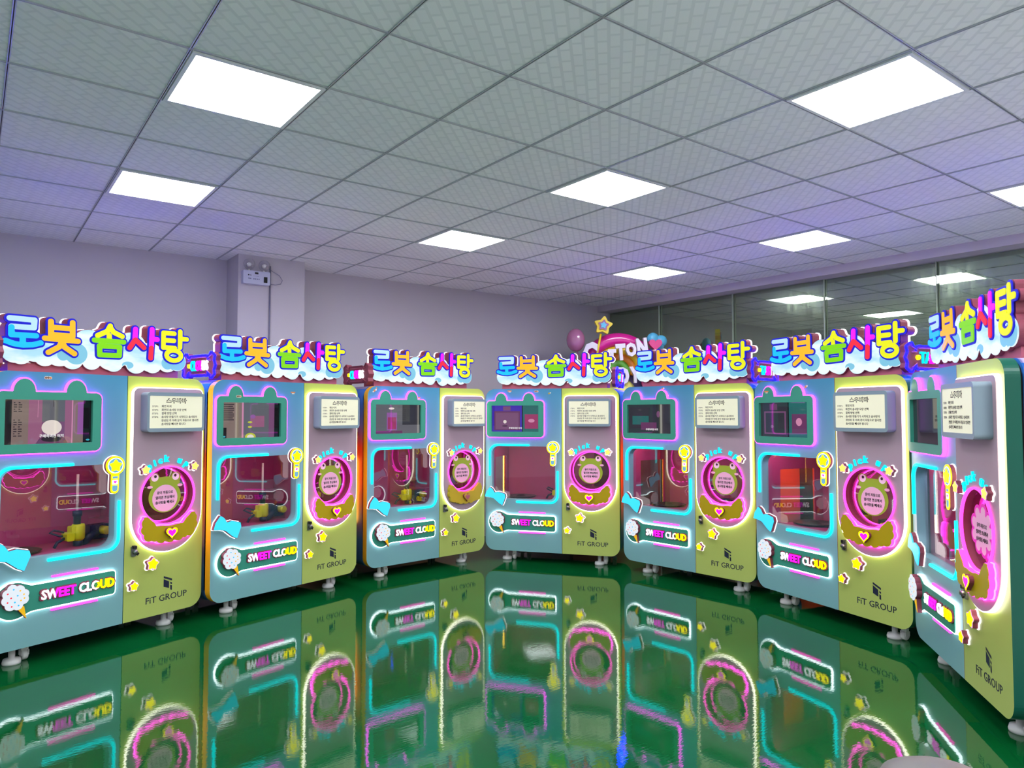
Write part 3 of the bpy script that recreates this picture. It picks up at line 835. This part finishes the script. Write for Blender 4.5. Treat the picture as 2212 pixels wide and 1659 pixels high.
def b_wrap(which, side, word, y_c=.25):
    m = MB()                                              # sits just inside the roof edge
    if which == 'body': m.plate(contour(wrapper(), WBB, .005), -.02, .03, 0)
    elif which == 'led': m.plate([*contour(wrapper(.003), WBB, .005)[:1], contour(wrapper(-.005), WBB, .005)[0][::-1]], -.026, -.012, 0)
    elif which == 'crease':
        for sx in (-1, 1):
            for z, dz in ((1.80, .03), (1.90, -.0), (1.935, .02)):
                m.tube([(sx*.17, -.022, z), (sx*.125, -.024, z-dz if z > 1.85 else z+dz)], .004, k=6)
        m.tube([(-.10, -.022, 1.925), (.10, -.022, 1.925)], .004, k=6); m.tube([(-.10, -.022, 1.802), (.10, -.022, 1.802)], .004, k=6)
    else:
        V, F = glyphs(word, .006, .014); xs = [p[0] for p in V]; ys = [p[1] for p in V]
        n_ = len(word); wd_ = .24; kx = wd_/(max(xs)-min(xs)); kz = .078/(max(ys)-min(ys))
        pts = [(.022+(p[0]-(min(xs)+max(xs))/2)*kx, -.026-p[2], 1.866+(p[1]-(min(ys)+max(ys))/2)*kz) for p in V]
        for f in F:
            cx = sum(pts[i][0] for i in f)/len(f); q = (cx-.022+wd_/2)/wd_
            m.add([pts[i] for i in f], [tuple(range(len(f)))], 0 if q < .32 else 1 if q < .67 else 2)
        m.lathe([(0, -.034), (.016, -.034), (.016, -.02), (0, -.02)], (-.120, 0, 1.866), axis='y', k=16, m=3)
    M = side_xf(side, y_c)
    inset = Matrix.Translation((.045 if side == 'l' else -.045, 0, 0))
    return m.xf(inset @ M)
def b_sideneon():
    L = rrect(-.235, .235, .50, 1.10, .06)
    return MB().tube([(p[0], -.014, p[1]) for p in L], .010, closed=True).xf(side_xf('l', .42))
def b_sidetext(): return MB().text('솜사탕', -.02, 1.28, -.001, h=.21, w=.56, ext=.0006, off=.05).xf(side_xf('l', .42))
def b_sideglass(): return MB().plate([offset(SW, .004)], .004, .008).xf(side_xf('l', .42))

# screen pictures (flat pixels of a lit display)
def px(name, h, s=.55): return mat(name, (.01, .01, .012), .03, emit=C(h), es=s, sample=False)
P = {k: px('screen '+k, h, s) for k, h, s in (('pink', 'a8688c', .7), ('mauve', '8f5a88', .6), ('deep', '7a3f70', .6), ('beige', 'a89088', .5), ('grey', '7a7a84', .55), ('black', '08080a', .3), ('egg', 'e8dcd4', .9), ('base', '2a2230', .5),
     ('text', 'ffffff', .9), ('ink', '40303a', .5), ('lilac', 'b06ac0', .6), ('purple', '4a28c0', .7), ('teal', '2a7a78', .6), ('rose', 'b83a78', .6), ('blush', 'e89ac0', .7), ('green', 'c8d030', .8), ('dim', '3a3a44', .6), ('cyan', '40c0d8', .7))}
PK = list(P)
def b_screen(kind):
    m = MB(); y = -.004; I = PK.index
    x0, x1, z0, z1 = .070, .574, 1.316, 1.588
    def R(a, b_, c, d, k, dy=0): m.poly([(x0+(x1-x0)*a, z0+(z1-z0)*c), (x0+(x1-x0)*b_, z0+(z1-z0)*c), (x0+(x1-x0)*b_, z0+(z1-z0)*d), (x0+(x1-x0)*a, z0+(z1-z0)*d)], y-.0003*dy, I(k))
    def E(a, c, r_, k, dy, rz=None): m.disc(x0+(x1-x0)*a, z0+(z1-z0)*c, r_, y-.0003*dy, I(k), rz=rz)
    def cap(a, c, dy): m.text('구매하려면 터치', x0+(x1-x0)*a, z0+(z1-z0)*c, y-.0003*dy, h=.020, ext=.0002, off=.02, m=I('text'))
    def lines(a, b_, c0, c1, n_, dy):
        for i in range(n_): R(a, b_-(.02 if i % 3 == 1 else 0), c0+(c1-c0)*i/n_, c0+(c1-c0)*(i+.45)/n_, 'ink', dy)
    m.plate([rrect(x0, x1, z0, z1, 0)], y+.001, y+.004, I('black'))
    if kind == 'egg':
        R(0, .09, 0, 1, 'black', 1); R(.09, .27, 0, 1, 'beige', 1); R(.27, .42, 0, 1, 'pink', 1); R(.42, .68, .5, 1, 'grey', 1); R(.42, .68, 0, .5, 'mauve', 1); R(.68, .76, 0, 1, 'pink', 1); R(.76, .90, 0, 1, 'beige', 1); R(.90, 1, 0, 1, 'black', 1)
        lines(.11, .145, .72, .96, 5, 2); lines(.16, .20, .72, .96, 5, 2); lines(.11, .145, .18, .58, 8, 2); lines(.16, .20, .18, .58, 8, 2)
        m.poly([(x0+.35*(x1-x0), z0), (x0+.72*(x1-x0), z0), (x0+.66*(x1-x0), z0+.055), (x0+.42*(x1-x0), z0+.055)], y-.0006, I('deep'))
        R(.545, .55, .84, 1, 'black', 3); R(.83, .90, .2, .95, 'lilac', 2); R(.76, .775, 0, 1, 'blush', 3); R(.37, .375, .6, .98, 'blush', 2)
        E(.53, .11, .058, 'base', 3, .018); E(.53, .37, .058, 'egg', 4, .046); E(.96, .07, .012, 'cyan', 3, .006); cap(.53, .18, 6)
    elif kind == 'chick':
        R(0, .08, .0, .3, 'black', 1); R(.08, .33, 0, 1, 'beige', 1); R(0, .08, .3, 1, 'beige', 1); R(.33, .36, 0, 1, 'blush', 2); R(.36, .80, 0, 1, 'grey', 1); R(.48, .72, .3, .62, 'pink', 2); R(.80, .90, 0, 1, 'mauve', 1); R(.90, 1, 0, 1, 'black', 1)
        lines(.02, .2, .5, .98, 9, 2); E(.52, .60, .022, 'lilac', 3, .016); E(.47, .44, .020, 'green', 3, .008); E(.47, .31, .018, 'green', 3, .008); E(.48, .03, .046, 'green', 3, .030); E(.48, .02, .030, 'egg', 4, .020); E(.04, .05, .012, 'cyan', 3, .006)
    elif kind == 'shop':
        R(0, .64, 0, 1, 'purple', 1); R(.05, .60, .06, .78, 'deep', 2); R(.08, .57, .10, .72, 'mauve', 3); R(.66, 1, 0, 1, 'teal', 1); R(.70, .98, .12, .66, 'rose', 2); E(.84, .42, .034, 'blush', 3, .018); E(.28, .38, .018, 'egg', 4, .018); E(.28, .22, .03, 'base', 3, .008); R(.24, .40, .80, .96, 'mauve', 2); cap(.50, .14, 6)
    elif kind == 'phone':
        R(0, 1, 0, 1, 'grey', 1); R(.60, 1, .3, 1, 'dim', 2); R(.26, .48, .12, .72, 'lilac', 2); R(.28, .46, .16, .56, 'rose', 3); E(.36, .86, .03, 'egg', 3, .010); R(0, .6, 0, .1, 'deep', 2)
    elif kind == 'man':
        R(0, 1, 0, 1, 'dim', 1); R(.74, .77, 0, 1, 'grey', 2); R(.10, .48, .3, .6, 'teal', 2); R(.30, .66, .12, .38, 'deep', 3); E(.70, .66, .02, 'mauve', 3, .03); cap(.55, .14, 6)
    elif kind == 'shopdim':
        R(0, .58, 0, 1, 'dim', 1); R(.08, .54, .08, .74, 'mauve', 2); R(.11, .51, .12, .70, 'dim', 3); R(.60, 1, 0, 1, 'teal', 1); R(.66, .95, .12, .66, 'deep', 2); E(.80, .44, .03, 'blush', 3, .03); E(.25, .3, .016, 'grey', 4, .012); R(.2, .36, .78, .95, 'deep', 2)
    else:
        R(0, 1, 0, 1, 'base', 1)
    return m
m_stk = [mat('sticker '+k, C(h), .5) for k, h in (('brown', '8a6a50'), ('white', 'e8e0d0'), ('orange', 'e08a50'), ('gold', 'c8b020'))]
def b_sticker(x, z, kind, y=0):
    m = MB(); yy = y-.0015
    if kind == 'word':
        m.plate([rrect(x-.022, x+.022, z-.009, z+.009, .008)], yy, y, 1); m.disc(x-.013, z, .007, yy-.0005, 0); m.disc(x, z+.001, .007, yy-.0005, 0); m.disc(x+.013, z, .006, yy-.0005, 2)
    elif kind == 'rabbit':
        m.plate([circ(x, z, .010, 14)], yy, y, 2); m.plate([circ(x+.016, z+.009, .009, 14)], yy, y, 1); m.plate([circ(x+.022, z+.022, .005, 10, .009)], yy, y, 2); m.plate([circ(x-.014, z-.010, .006, 10)], yy, y, 1)
    elif kind == 'strip':
        m.plate([rrect(x-.022, x+.022, z-.005, z+.005, .003)], yy, y, 2); m.plate([rrect(x-.01, x+.014, z-.014, z-.006, .003)], yy, y, 1)
    else:
        m.plate([circ(x, z, .009, 14)], yy, y, 3); m.plate([circ(x+.014, z+.006, .007, 12)], yy, y, 1); m.disc(x, z, .004, yy-.0005, 0, 10)
    return m

def machine(i, px_, py_, th, label, screen, stickers, left=None, right=None, led_l=True, led_r=True, dimwing=False, bubble=False, yc=.25):
    Mx = Matrix.Translation((px_, py_, 0)) @ Matrix.Rotation(th, 4, 'Z')
    c = Mx @ Vector((W/2, DEP/2, 0))
    t = empty('cotton_candy_machine', c, th)
    tag(t, label, 'vending machine', 'cotton candy robot machines standing in a curved row')
    body = part('body', 'cabinet', b_body, [m_body, m_dark, m_lav], t)
    part('side', 'side_panel', b_side, [m_body], body)
    part('sideglass', 'side_pane', b_sideglass, [G_window], body)
    part('sidetext', 'side_lettering', b_sidetext, [m_crimson], body, 'crimson lettering on the cabinet side')
    part('sideneon', 'neon_tube', b_sideneon, [L_amber], body, 'yellow neon loop round the side window')
    ch = part('chamber', 'chamber', b_chamber, [m_pink], t, 'pink lined spinning chamber')
    part('dish', 'spinner_dish', b_dish, [m_dish], ch); part('duct', 'air_duct', b_duct, [m_dark], ch)
    part('chlight', 'light_strip', lambda: MB().box(.08, .60, .09, .105, 1.222, 1.234), [L_chamber], ch)
    arm = part('arm', 'robot_arm', lambda: b_arm('arm'), [m_navy], t, 'navy robot arm inside the chamber')
    part('head', 'gripper', lambda: b_arm('head'), [m_ylwplastic], arm, 'yellow gripper body'); part('stick', 'candy_stick', lambda: b_arm('stick'), [m_stick], arm, 'white paper stick')
    fp = part('front', 'front_panel', b_front, [m_blue, m_amber], t, 'pale blue front panel with an amber edge')
    part('glass', 'window_pane', b_glass, [G_window], fp)
    for k, s in enumerate(stickers): part(('stk', i, k), 'sticker', (lambda s=s: b_sticker(*s)), m_stk, fp, 'tiny sticker')
    sf = part('sframe', 'screen_frame', b_screenframe, [m_teal], t, 'teal cat-eared screen frame')
    part('sled', 'light_strip', b_screenled, [L_mag], sf, 'glowing magenta light strip')
    part(('screen', screen), 'screen', lambda: b_screen(screen), [P[k] for k in PK], sf)
    part('neon_a', 'neon_tube', b_neon_a, [L_cyan], t, 'cyan neon tube round the upper left window corner')
    part('neon_b', 'neon_tube', b_neon_b, [L_cyan], t, 'cyan neon tube round the lower right window corner')
    wd_ = part('wand', 'star_wand', lambda: emblem(wandf, (.63, .82, .94, 1.26), 0, .028), [m_maroon, L_halo], t, 'yellow lit star wand')
    part('wandf', 'wand_face', b_wandface, [F_yellow, F_white, F_sky, F_mag, F_yellow], wd_)
    bo = part('bow', 'bow', lambda: emblem(bow, (-.03, .26, .53, .79), 0, .030), [m_maroon, L_halo], t, 'sky blue lit bow')
    part('bowf', 'bow_face', b_bowface, [F_bow], bo)
    cs = part('cs', 'name_sign', lambda: MB().plate([CS[0]], -.020, 0), [m_teal], t, 'teal name sign with white glow')
    part('csled', 'light_strip', lambda: MB().plate([CSG[0], CS[0][::-1]], -.015, 0), [L_cool], cs)
    part('candy', 'cotton_candy_emblem', lambda: MB().plate(contour(candy(.002), (.04, .25, .32, .53), .004), -.050, -.02, 0).plate([CONE], -.046, -.02, 0), [m_maroon], cs)
    part('candyf', 'cotton_candy_face', lambda: b_candyface(), [F_bobble, F_red, F_azure, F_orange], cs, 'white speckled cotton candy')
    part('conef', 'cone_face', lambda: MB().plate([offset(CONE, -.001)], -.049, -.046), [F_cone], cs, 'yellow cone')
    part('swb', 'lettering_block', lambda: b_sweet('body'), [m_maroon], cs); part('swf', 'lettering', lambda: b_sweet('face'), [F_white, F_mag, F_yellow], cs)
    for z in (.502, .300): part(('bar', z), 'light_bar', (lambda z=z: b_bars(z)), [L_bar], t, 'thin pink light bar')
    dr = part('door', 'door', b_door, [m_yel, m_tealedge], t, 'lime yellow door')
    part('lock', 'lock', b_lock, [m_steel, m_dark], dr); part('logo', 'logo', b_logo, [m_ink], dr, 'navy cube logo and lettering')
    pn = part('panel', 'pick_up_panel', b_panel, [m_lilac], t, 'dusty lilac pick-up panel')
    part('panelled', 'light_strip', b_panelled, [L_white], pn, 'glowing white border strip')
    for k in (0, 1): part(('pickup', k), 'lettering', (lambda k=k: b_pickup(k)), [F_cyan], pn, 'cyan arched lettering')
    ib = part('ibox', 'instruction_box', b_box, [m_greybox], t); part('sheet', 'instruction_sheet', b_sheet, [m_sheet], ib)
    part('sheett', 'lettering', b_sheettext, [m_txt, m_sheet], ib)
    po = part('port', 'pick_up_port', b_portwell, [m_maroon], t, 'round pick-up opening')
    part('portled', 'light_ring', b_portled, [L_hot], po, 'outer hot pink light ring'); part('portled2', 'light_ring', b_portled2, [L_hot], po, 'inner hot pink light ring')
    pg = part('portglass', 'port_door', b_portglass, [G_port], t, 'clear round port door')
    if bubble: part('bubble', 'sticker', b_bubble, [face('lit pink cloud', 'd82cb0', .8), m_belly], pg, 'pink cloud-shaped notice')
    else: part('frog', 'sticker', b_frog, [m_frog, m_belly, m_eye, m_txt], pg, 'green frog notice with pink belly')
    part(('frogt', bubble), 'lettering', lambda: b_frogtext(bubble), [m_txt], pg)
    if dimwing:
        wg = part('wingd', 'wing_emblem', lambda: emblem(lambda g_: wing(g_ if g_ == 0 else .002), (.86, 1.34, .58, .83), PY, .030, .005), [m_goldlit, m_goldlit], t, 'unlit golden wings')
        part('wingfd', 'wing_face', b_wingface, [m_goldlit], wg); part('heartd', 'heart', b_heart, [m_maroon, m_goldlit, m_rose], wg, 'unlit rose heart')
    else:
        wg = part('wing', 'wing_emblem', lambda: emblem(wing, (.86, 1.34, .58, .83), PY, .030, .005, .004), [L_hot, L_wing], t, 'olive gold wings with pink glow')
        part('wingf', 'wing_face', b_wingface, [m_gold], wg); part('heart', 'heart', b_heart, [m_maroon, F_yellow, F_mag], wg, 'magenta heart with yellow rim')
    for k in range(4):
        st = part(('star', k), 'star_emblem', (lambda k=k: b_star(k)), [m_maroon, L_halo], t)
        part(('starf', k), 'star_face', (lambda k=k: b_starface(k)), [F_pinkrim, F_yellow if k > 1 else F_star], st)
    for k, (x, y) in enumerate(((.20, .11), (1.165, .11), (.20, .65), (1.165, .65))):
        ft = part(('foot', k), 'foot', (lambda x=x, y=y, k=k: b_foot(x, y, k)), [m_white], t)
        part(('caster', k), 'caster', (lambda x=x, y=y: b_caster(x+.075 if x < .5 else x+.06, y+.02)), [m_white], ft)
    sg = part('sign', 'roof_sign', b_signbody, [m_maroon], t, 'lit cloud sign with big rainbow lettering')
    part('plinth', 'sign_plinth', b_plinth, [m_rose], sg); part('signled', 'light_strip', b_signled, [L_halo], sg)
    part('cloud', 'cloud_face', b_cloud, [m_cloud, m_cloudblue], sg)
    for nme in LET:
        if ('let', nme) not in MESH:
            m_, mats_ = b_letter(nme); MESH[('let', nme)] = m_.mesh('sign_letter', mats_, OFF)
        obj('sign_letter', MESH[('let', nme)], sg)
    for side, word, lit in (('l', left, led_l), ('r', right, led_r)):
        if not word: continue
        wb = part(('wb', side, yc), 'sweet_sign', lambda: b_wrap('body', side, word, yc), [m_maroon], t, 'small wrapper-shaped sign on the roof edge')
        part(('wl', side, lit, yc), 'light_strip', lambda: b_wrap('led', side, word, yc), [L_blue if lit else m_maroon], wb)
        part(('wc', side, yc), 'crease', lambda: b_wrap('crease', side, word, yc), [m_rose], wb)
        part(('wt', side, word, yc), 'lettering', lambda: b_wrap('text', side, word, yc), [F_cyan, F_mag, F_white, F_yellow], wb)
    return t

ST = 'cotton candy robot machine'
machine(1, -.604, 2.012, .35801, ST+' cut by the left edge, white ball on its screen', 'egg', [(.312, 1.722, 'word')], 'CLOUDS', None)
machine(2, .736, 2.423, .28529, ST+' standing before the pillar, second from the left', 'chick', [(.195, 1.632, 'word', -.025), (.700, 1.675, 'strip')], 'CLOUDS', None)
machine(3, 2.180, 2.846, .09716, ST+' with unlit golden wings, third from the left', 'phone', [(.07, 1.712, 'rabbit'), (.555, 1.655, 'strip')], 'CLOUDS', None, led_l=False, dimwing=True)
machine(4, 3.588, 2.998, -.94882, 'middle '+ST+' of the row, purple picture on its screen', 'shop', [(.26, 1.735, 'strip'), (.545, 1.728, 'word'), (.678, 1.706, 'coin')], None, 'TASTY')
machine(5, 4.357, 1.782, -1.49065, ST+' just right of the middle one, dark figure on its screen', 'man', [(.47, 1.728, 'coin'), (.52, 1.66, 'coin')], None, 'TASTY')
machine(6, 4.4445, .376, -1.80371, ST+' second from the right, orange glow in its chamber', 'shopdim', [(.16, 1.675, 'strip', -.025), (.54, 1.70, 'coin')], None, 'TASTY')
machine(7, 4.119, -.990, -2.44847, ST+' at the right edge, steeply angled, dark screen', 'dark', [], None, 'TASTY', led_r=False, bubble=True, yc=.47)

# ------------------------------------------------------------------ emergency light and conduit on the pillar
m_ebox = mat('pale grey lamp box', C('b9bcd6'), .4)
m_clear = clear('clear lamp dome', (.95, .95, .97), .12, .05)
e = empty('emergency_light', (1.453, 3.80, 2.73))
def at(o, mb, name, mats, label=None):
    return obj(name, mb.xf(Matrix.Translation(-Vector(o.location))).mesh(name, mats), o, label)
bx = at(e, MB().plate([rrect(1.328, 1.580, 2.730, 2.856, .008)], 3.735, 3.80, 0), 'box', [m_ebox])
def sub(p, root, mb, name, mats, label=None):
    return obj(name, mb.xf(Matrix.Translation(-Vector(root.location))).mesh(name, mats), p, label)
mk = MB(); mk.poly(rrect(1.435, 1.468, 2.825, 2.843, .003), 3.7345, 0); mk.disc(1.376, 2.812, .006, 3.7345, 0)
mk.poly(rrect(1.384, 1.404, 2.809, 2.814, .001), 3.7345, 0); mk.poly(rrect(1.42, 1.475, 2.804, 2.806, 0), 3.7345, 1)
for k in range(4): mk.poly(rrect(1.422+.016*k, 1.431+.016*k, 2.772, 2.784, .001), 3.7345, 1)
mk.poly(rrect(1.372, 1.402, 2.776, 2.784, .001), 3.7345, 1)
sub(bx, e, mk, 'markings', [m_dark, mat('grey print', C('6a6c90'), .6)])
sub(bx, e, MB().plate([rrect(1.520, 1.552, 2.752, 2.806, .002)], 3.728, 3.736), 'switch', [m_dark], 'black switch')
for x in (1.388, 1.530):
    a = MB(); a.lathe([(0, -.052), (.030, -.046), (.050, -.028), (.054, -.004), (.045, .012), (.02, .02), (0, .02)], (x, 3.765, 2.918), axis='y', k=24)
    hd = at(e, a, 'lamp_head', [m_clear], 'clear round lamp head')
    b_ = MB(); b_.lathe([(0, -.02), (.016, -.018), (.020, -.005), (.018, .012), (0, .014)], (x, 3.765, 2.918), axis='y', k=16); b_.lathe([(.010, 2.853), (.010, 2.872), (0, 2.873)], (x, 3.765, 0), k=12)
    sub(hd, e, b_, 'reflector', [m_white])
tag(e, 'twin-head emergency light on the pillar below the ceiling', 'emergency light')
cd = MB().tube([(1.598, 3.792, 1.0), (1.598, 3.792, 2.93)], .008)
tag(obj('conduit', cd.mesh('conduit', [mat('grey conduit', C('77758c'), .5)])), 'thin grey vertical conduit on the pillar below the emergency light', 'pipe')
cb = MB().tube([(1.585, 3.79, 2.90), (1.63, 3.782, 2.872), (1.685, 3.78, 2.845), (1.715, 3.782, 2.80), (1.70, 3.786, 2.765), (1.65, 3.79, 2.752), (1.598, 3.778, 2.752)], .0035, k=6)
tag(obj('cable', cb.mesh('cable', [mat('grey cable', C('8a88a0'), .5)])), 'thin loose grey cable looping beside the emergency light', 'cable')

# ------------------------------------------------------------------ inflatable-look candy stand in the far corner
yaw = CAM_YAW - PI/2
ct = empty('candy_cart', (5.66, 3.22, 0), yaw)
m_bal = mat('mauve balloon', C('a8688e'), .2, coat=.5); m_arch = mat('magenta arch', C('d0188c'), .25, coat=.4)
m_yb = mat('yellow foam', C('e0c41c'), .4); m_or = mat('orange foam', C('e88a28'), .4); m_gr = mat('green foam', C('5fae3c'), .4)
m_skyf = mat('sky blue foam', C('58b4d8'), .35); m_rosef = mat('rose foam', C('d83a80'), .35); m_let = mat('pale puffy letters', C('d8d2de'), .4)
m_olive = mat('lemon cone foam', C('d8d270'), .5); m_lavb = mat('brown cart body', C('5c3c32'), .35); m_nv = mat('deep violet foam', C('3a2466'), .5)
cbody = MB().plate([rrect(-.52, .52, .06, 1.70, .12)], -.26, .26); obj('body', cbody.mesh('cart_body', [m_lavb]), ct)
for x in (-.42, .42): obj('wheel', MB().lathe([(0, -.02), (.03, -.02), (.03, .02), (0, .02)], (x, 0, .03), axis='x', k=14).mesh('wheel', [m_dark]), ct)
cz = 2.02
obj('dome', MB().ball((.09, 0, 1.74), (.21, .2, .20)).mesh('dome', [m_olive]), ct, 'pale lemon dome')
obj('backdrop', MB().plate([[(-.36+.0, 1.68), (.50, 1.68)]+[(.07+.43*math.cos(a), cz+.43*math.sin(a)) for a in np.linspace(0, PI, 20)]], .05, .09).mesh('backdrop', [m_nv]), ct)
def arc(r, rad, m_, name): return obj(name, MB().tube([(.07+r*math.cos(a), 0, cz+r*math.sin(a)) for a in np.linspace(-.25, PI+.25, 28)], rad, k=14).mesh(name, [m_]), ct)
arc(.40, .085, m_arch, 'rainbow_arch'); arc(.27, .05, m_yb, 'rainbow_arch'); arc(.185, .045, m_or, 'rainbow_arch'); arc(.105, .045, m_gr, 'rainbow_arch')
bl = MB().ball((-.46, -.05, 2.41), (.115, .10, .145)); bl.tube([(-.44, -.05, 2.27), (-.38, -.04, 2.1), (-.34, 0, 1.75)], .008); obj('balloon', bl.mesh('balloon', [m_bal]), ct, 'mauve balloon')
sw = obj('star_wand', MB().tube([(-.16, -.14, 2.48), (-.23, -.12, 2.10)], .014).mesh('wand_stick', [m_yb]), ct, 'yellow star on a stick')
sb = MB(); sb.plate(contour(starf(-.135, 2.575, .098, 0, .15), (-.3, .05, 2.40, 2.76), .006), -.20, -.13, 0)
sb.plate(contour(starf(-.135, 2.575, .060, 0, .15), (-.3, .05, 2.42, 2.74), .006), -.212, -.20, 1); sb.plate(contour(starf(-.135, 2.575, .036, 0, .15), (-.3, .05, 2.42, 2.74), .005), -.222, -.212, 2)
obj('star', sb.mesh('star', [m_yb, m_bal, m_skyf]), sw)
ht = MB()
for x, z, r_ in ((.50, 2.43, .075), (.60, 2.40, .075), (.55, 2.35, .09)): ht.ball((x, -.02, z), (r_, .06, r_), 0)
ht.plate([heart_pts(.51, 2.34, .085)], -.14, -.06, 1); obj('heart_cloud', ht.mesh('heart_cloud', [m_skyf, m_rosef]), ct, 'sky blue cloud with rose heart')
def puffy(word, spots, name):
    m = MB()
    for ch_, (x, z, h_, w_, a) in zip(word, spots):
        m.text(ch_, x, z, -.17, h=h_, w=w_, ext=.035, off=.065, rot=a)
    obj(name, m.mesh(name, [m_let]), ct, 'pale puffy lettering')
puffy('COTTON', [(-.30, 2.24, .27, .17, -.1), (-.145, 2.17, .17, .12, -.05), (-.03, 2.20, .17, .10, .05), (.075, 2.25, .20, .12, .08), (.20, 2.28, .17, .13, .12), (.335, 2.31, .22, .13, .12)], 'lettering')
puffy('CANDY', [(-.30, 1.97, .19, .12, 0), (-.17, 1.95, .17, .12, 0), (-.03, 1.95, .18, .12, 0), (.11, 1.96, .21, .13, .03), (.245, 1.975, .20, .13, .05)], 'lettering')
lp = MB()
for x, z, c_ in ((.43, 2.02, 0), (.45, 1.95, 1), (-.36, 2.08, 1), (.40, 1.88, 2)): lp.ball((x, -.05, z), .055, c_)
obj('sweets', lp.mesh('sweets', [m_skyf, m_yb, m_rosef]), ct)
tag(ct, 'colourful candy stand with pink rainbow arch and COTTON CANDY lettering in the far corner', 'candy stand')

# ------------------------------------------------------------------ stool top peeping in at the bottom edge
so = empty('stool', (1.205, -2.34, 0), .3)
m_seat = mat('grey padded seat', C('6e6a64'), .45); m_leg = mat('grey stool leg', C('70706c'), .4, metal=.5)
obj('seat', MB().lathe([(0, .53), (.13, .53), (.150, .545), (.150, .575), (.135, .605), (.10, .622), (.05, .63), (0, .632)], k=36).mesh('seat', [m_seat]), so)
for k in range(4):
    a = PI/4+PI/2*k
    obj('leg', MB().tube([(.09*math.cos(a), .09*math.sin(a), .535), (.17*math.cos(a), .17*math.sin(a), 0)], .012).mesh('leg', [m_leg]), so)
tag(so, 'grey rounded stool seat just showing at the bottom edge near the right', 'stool')
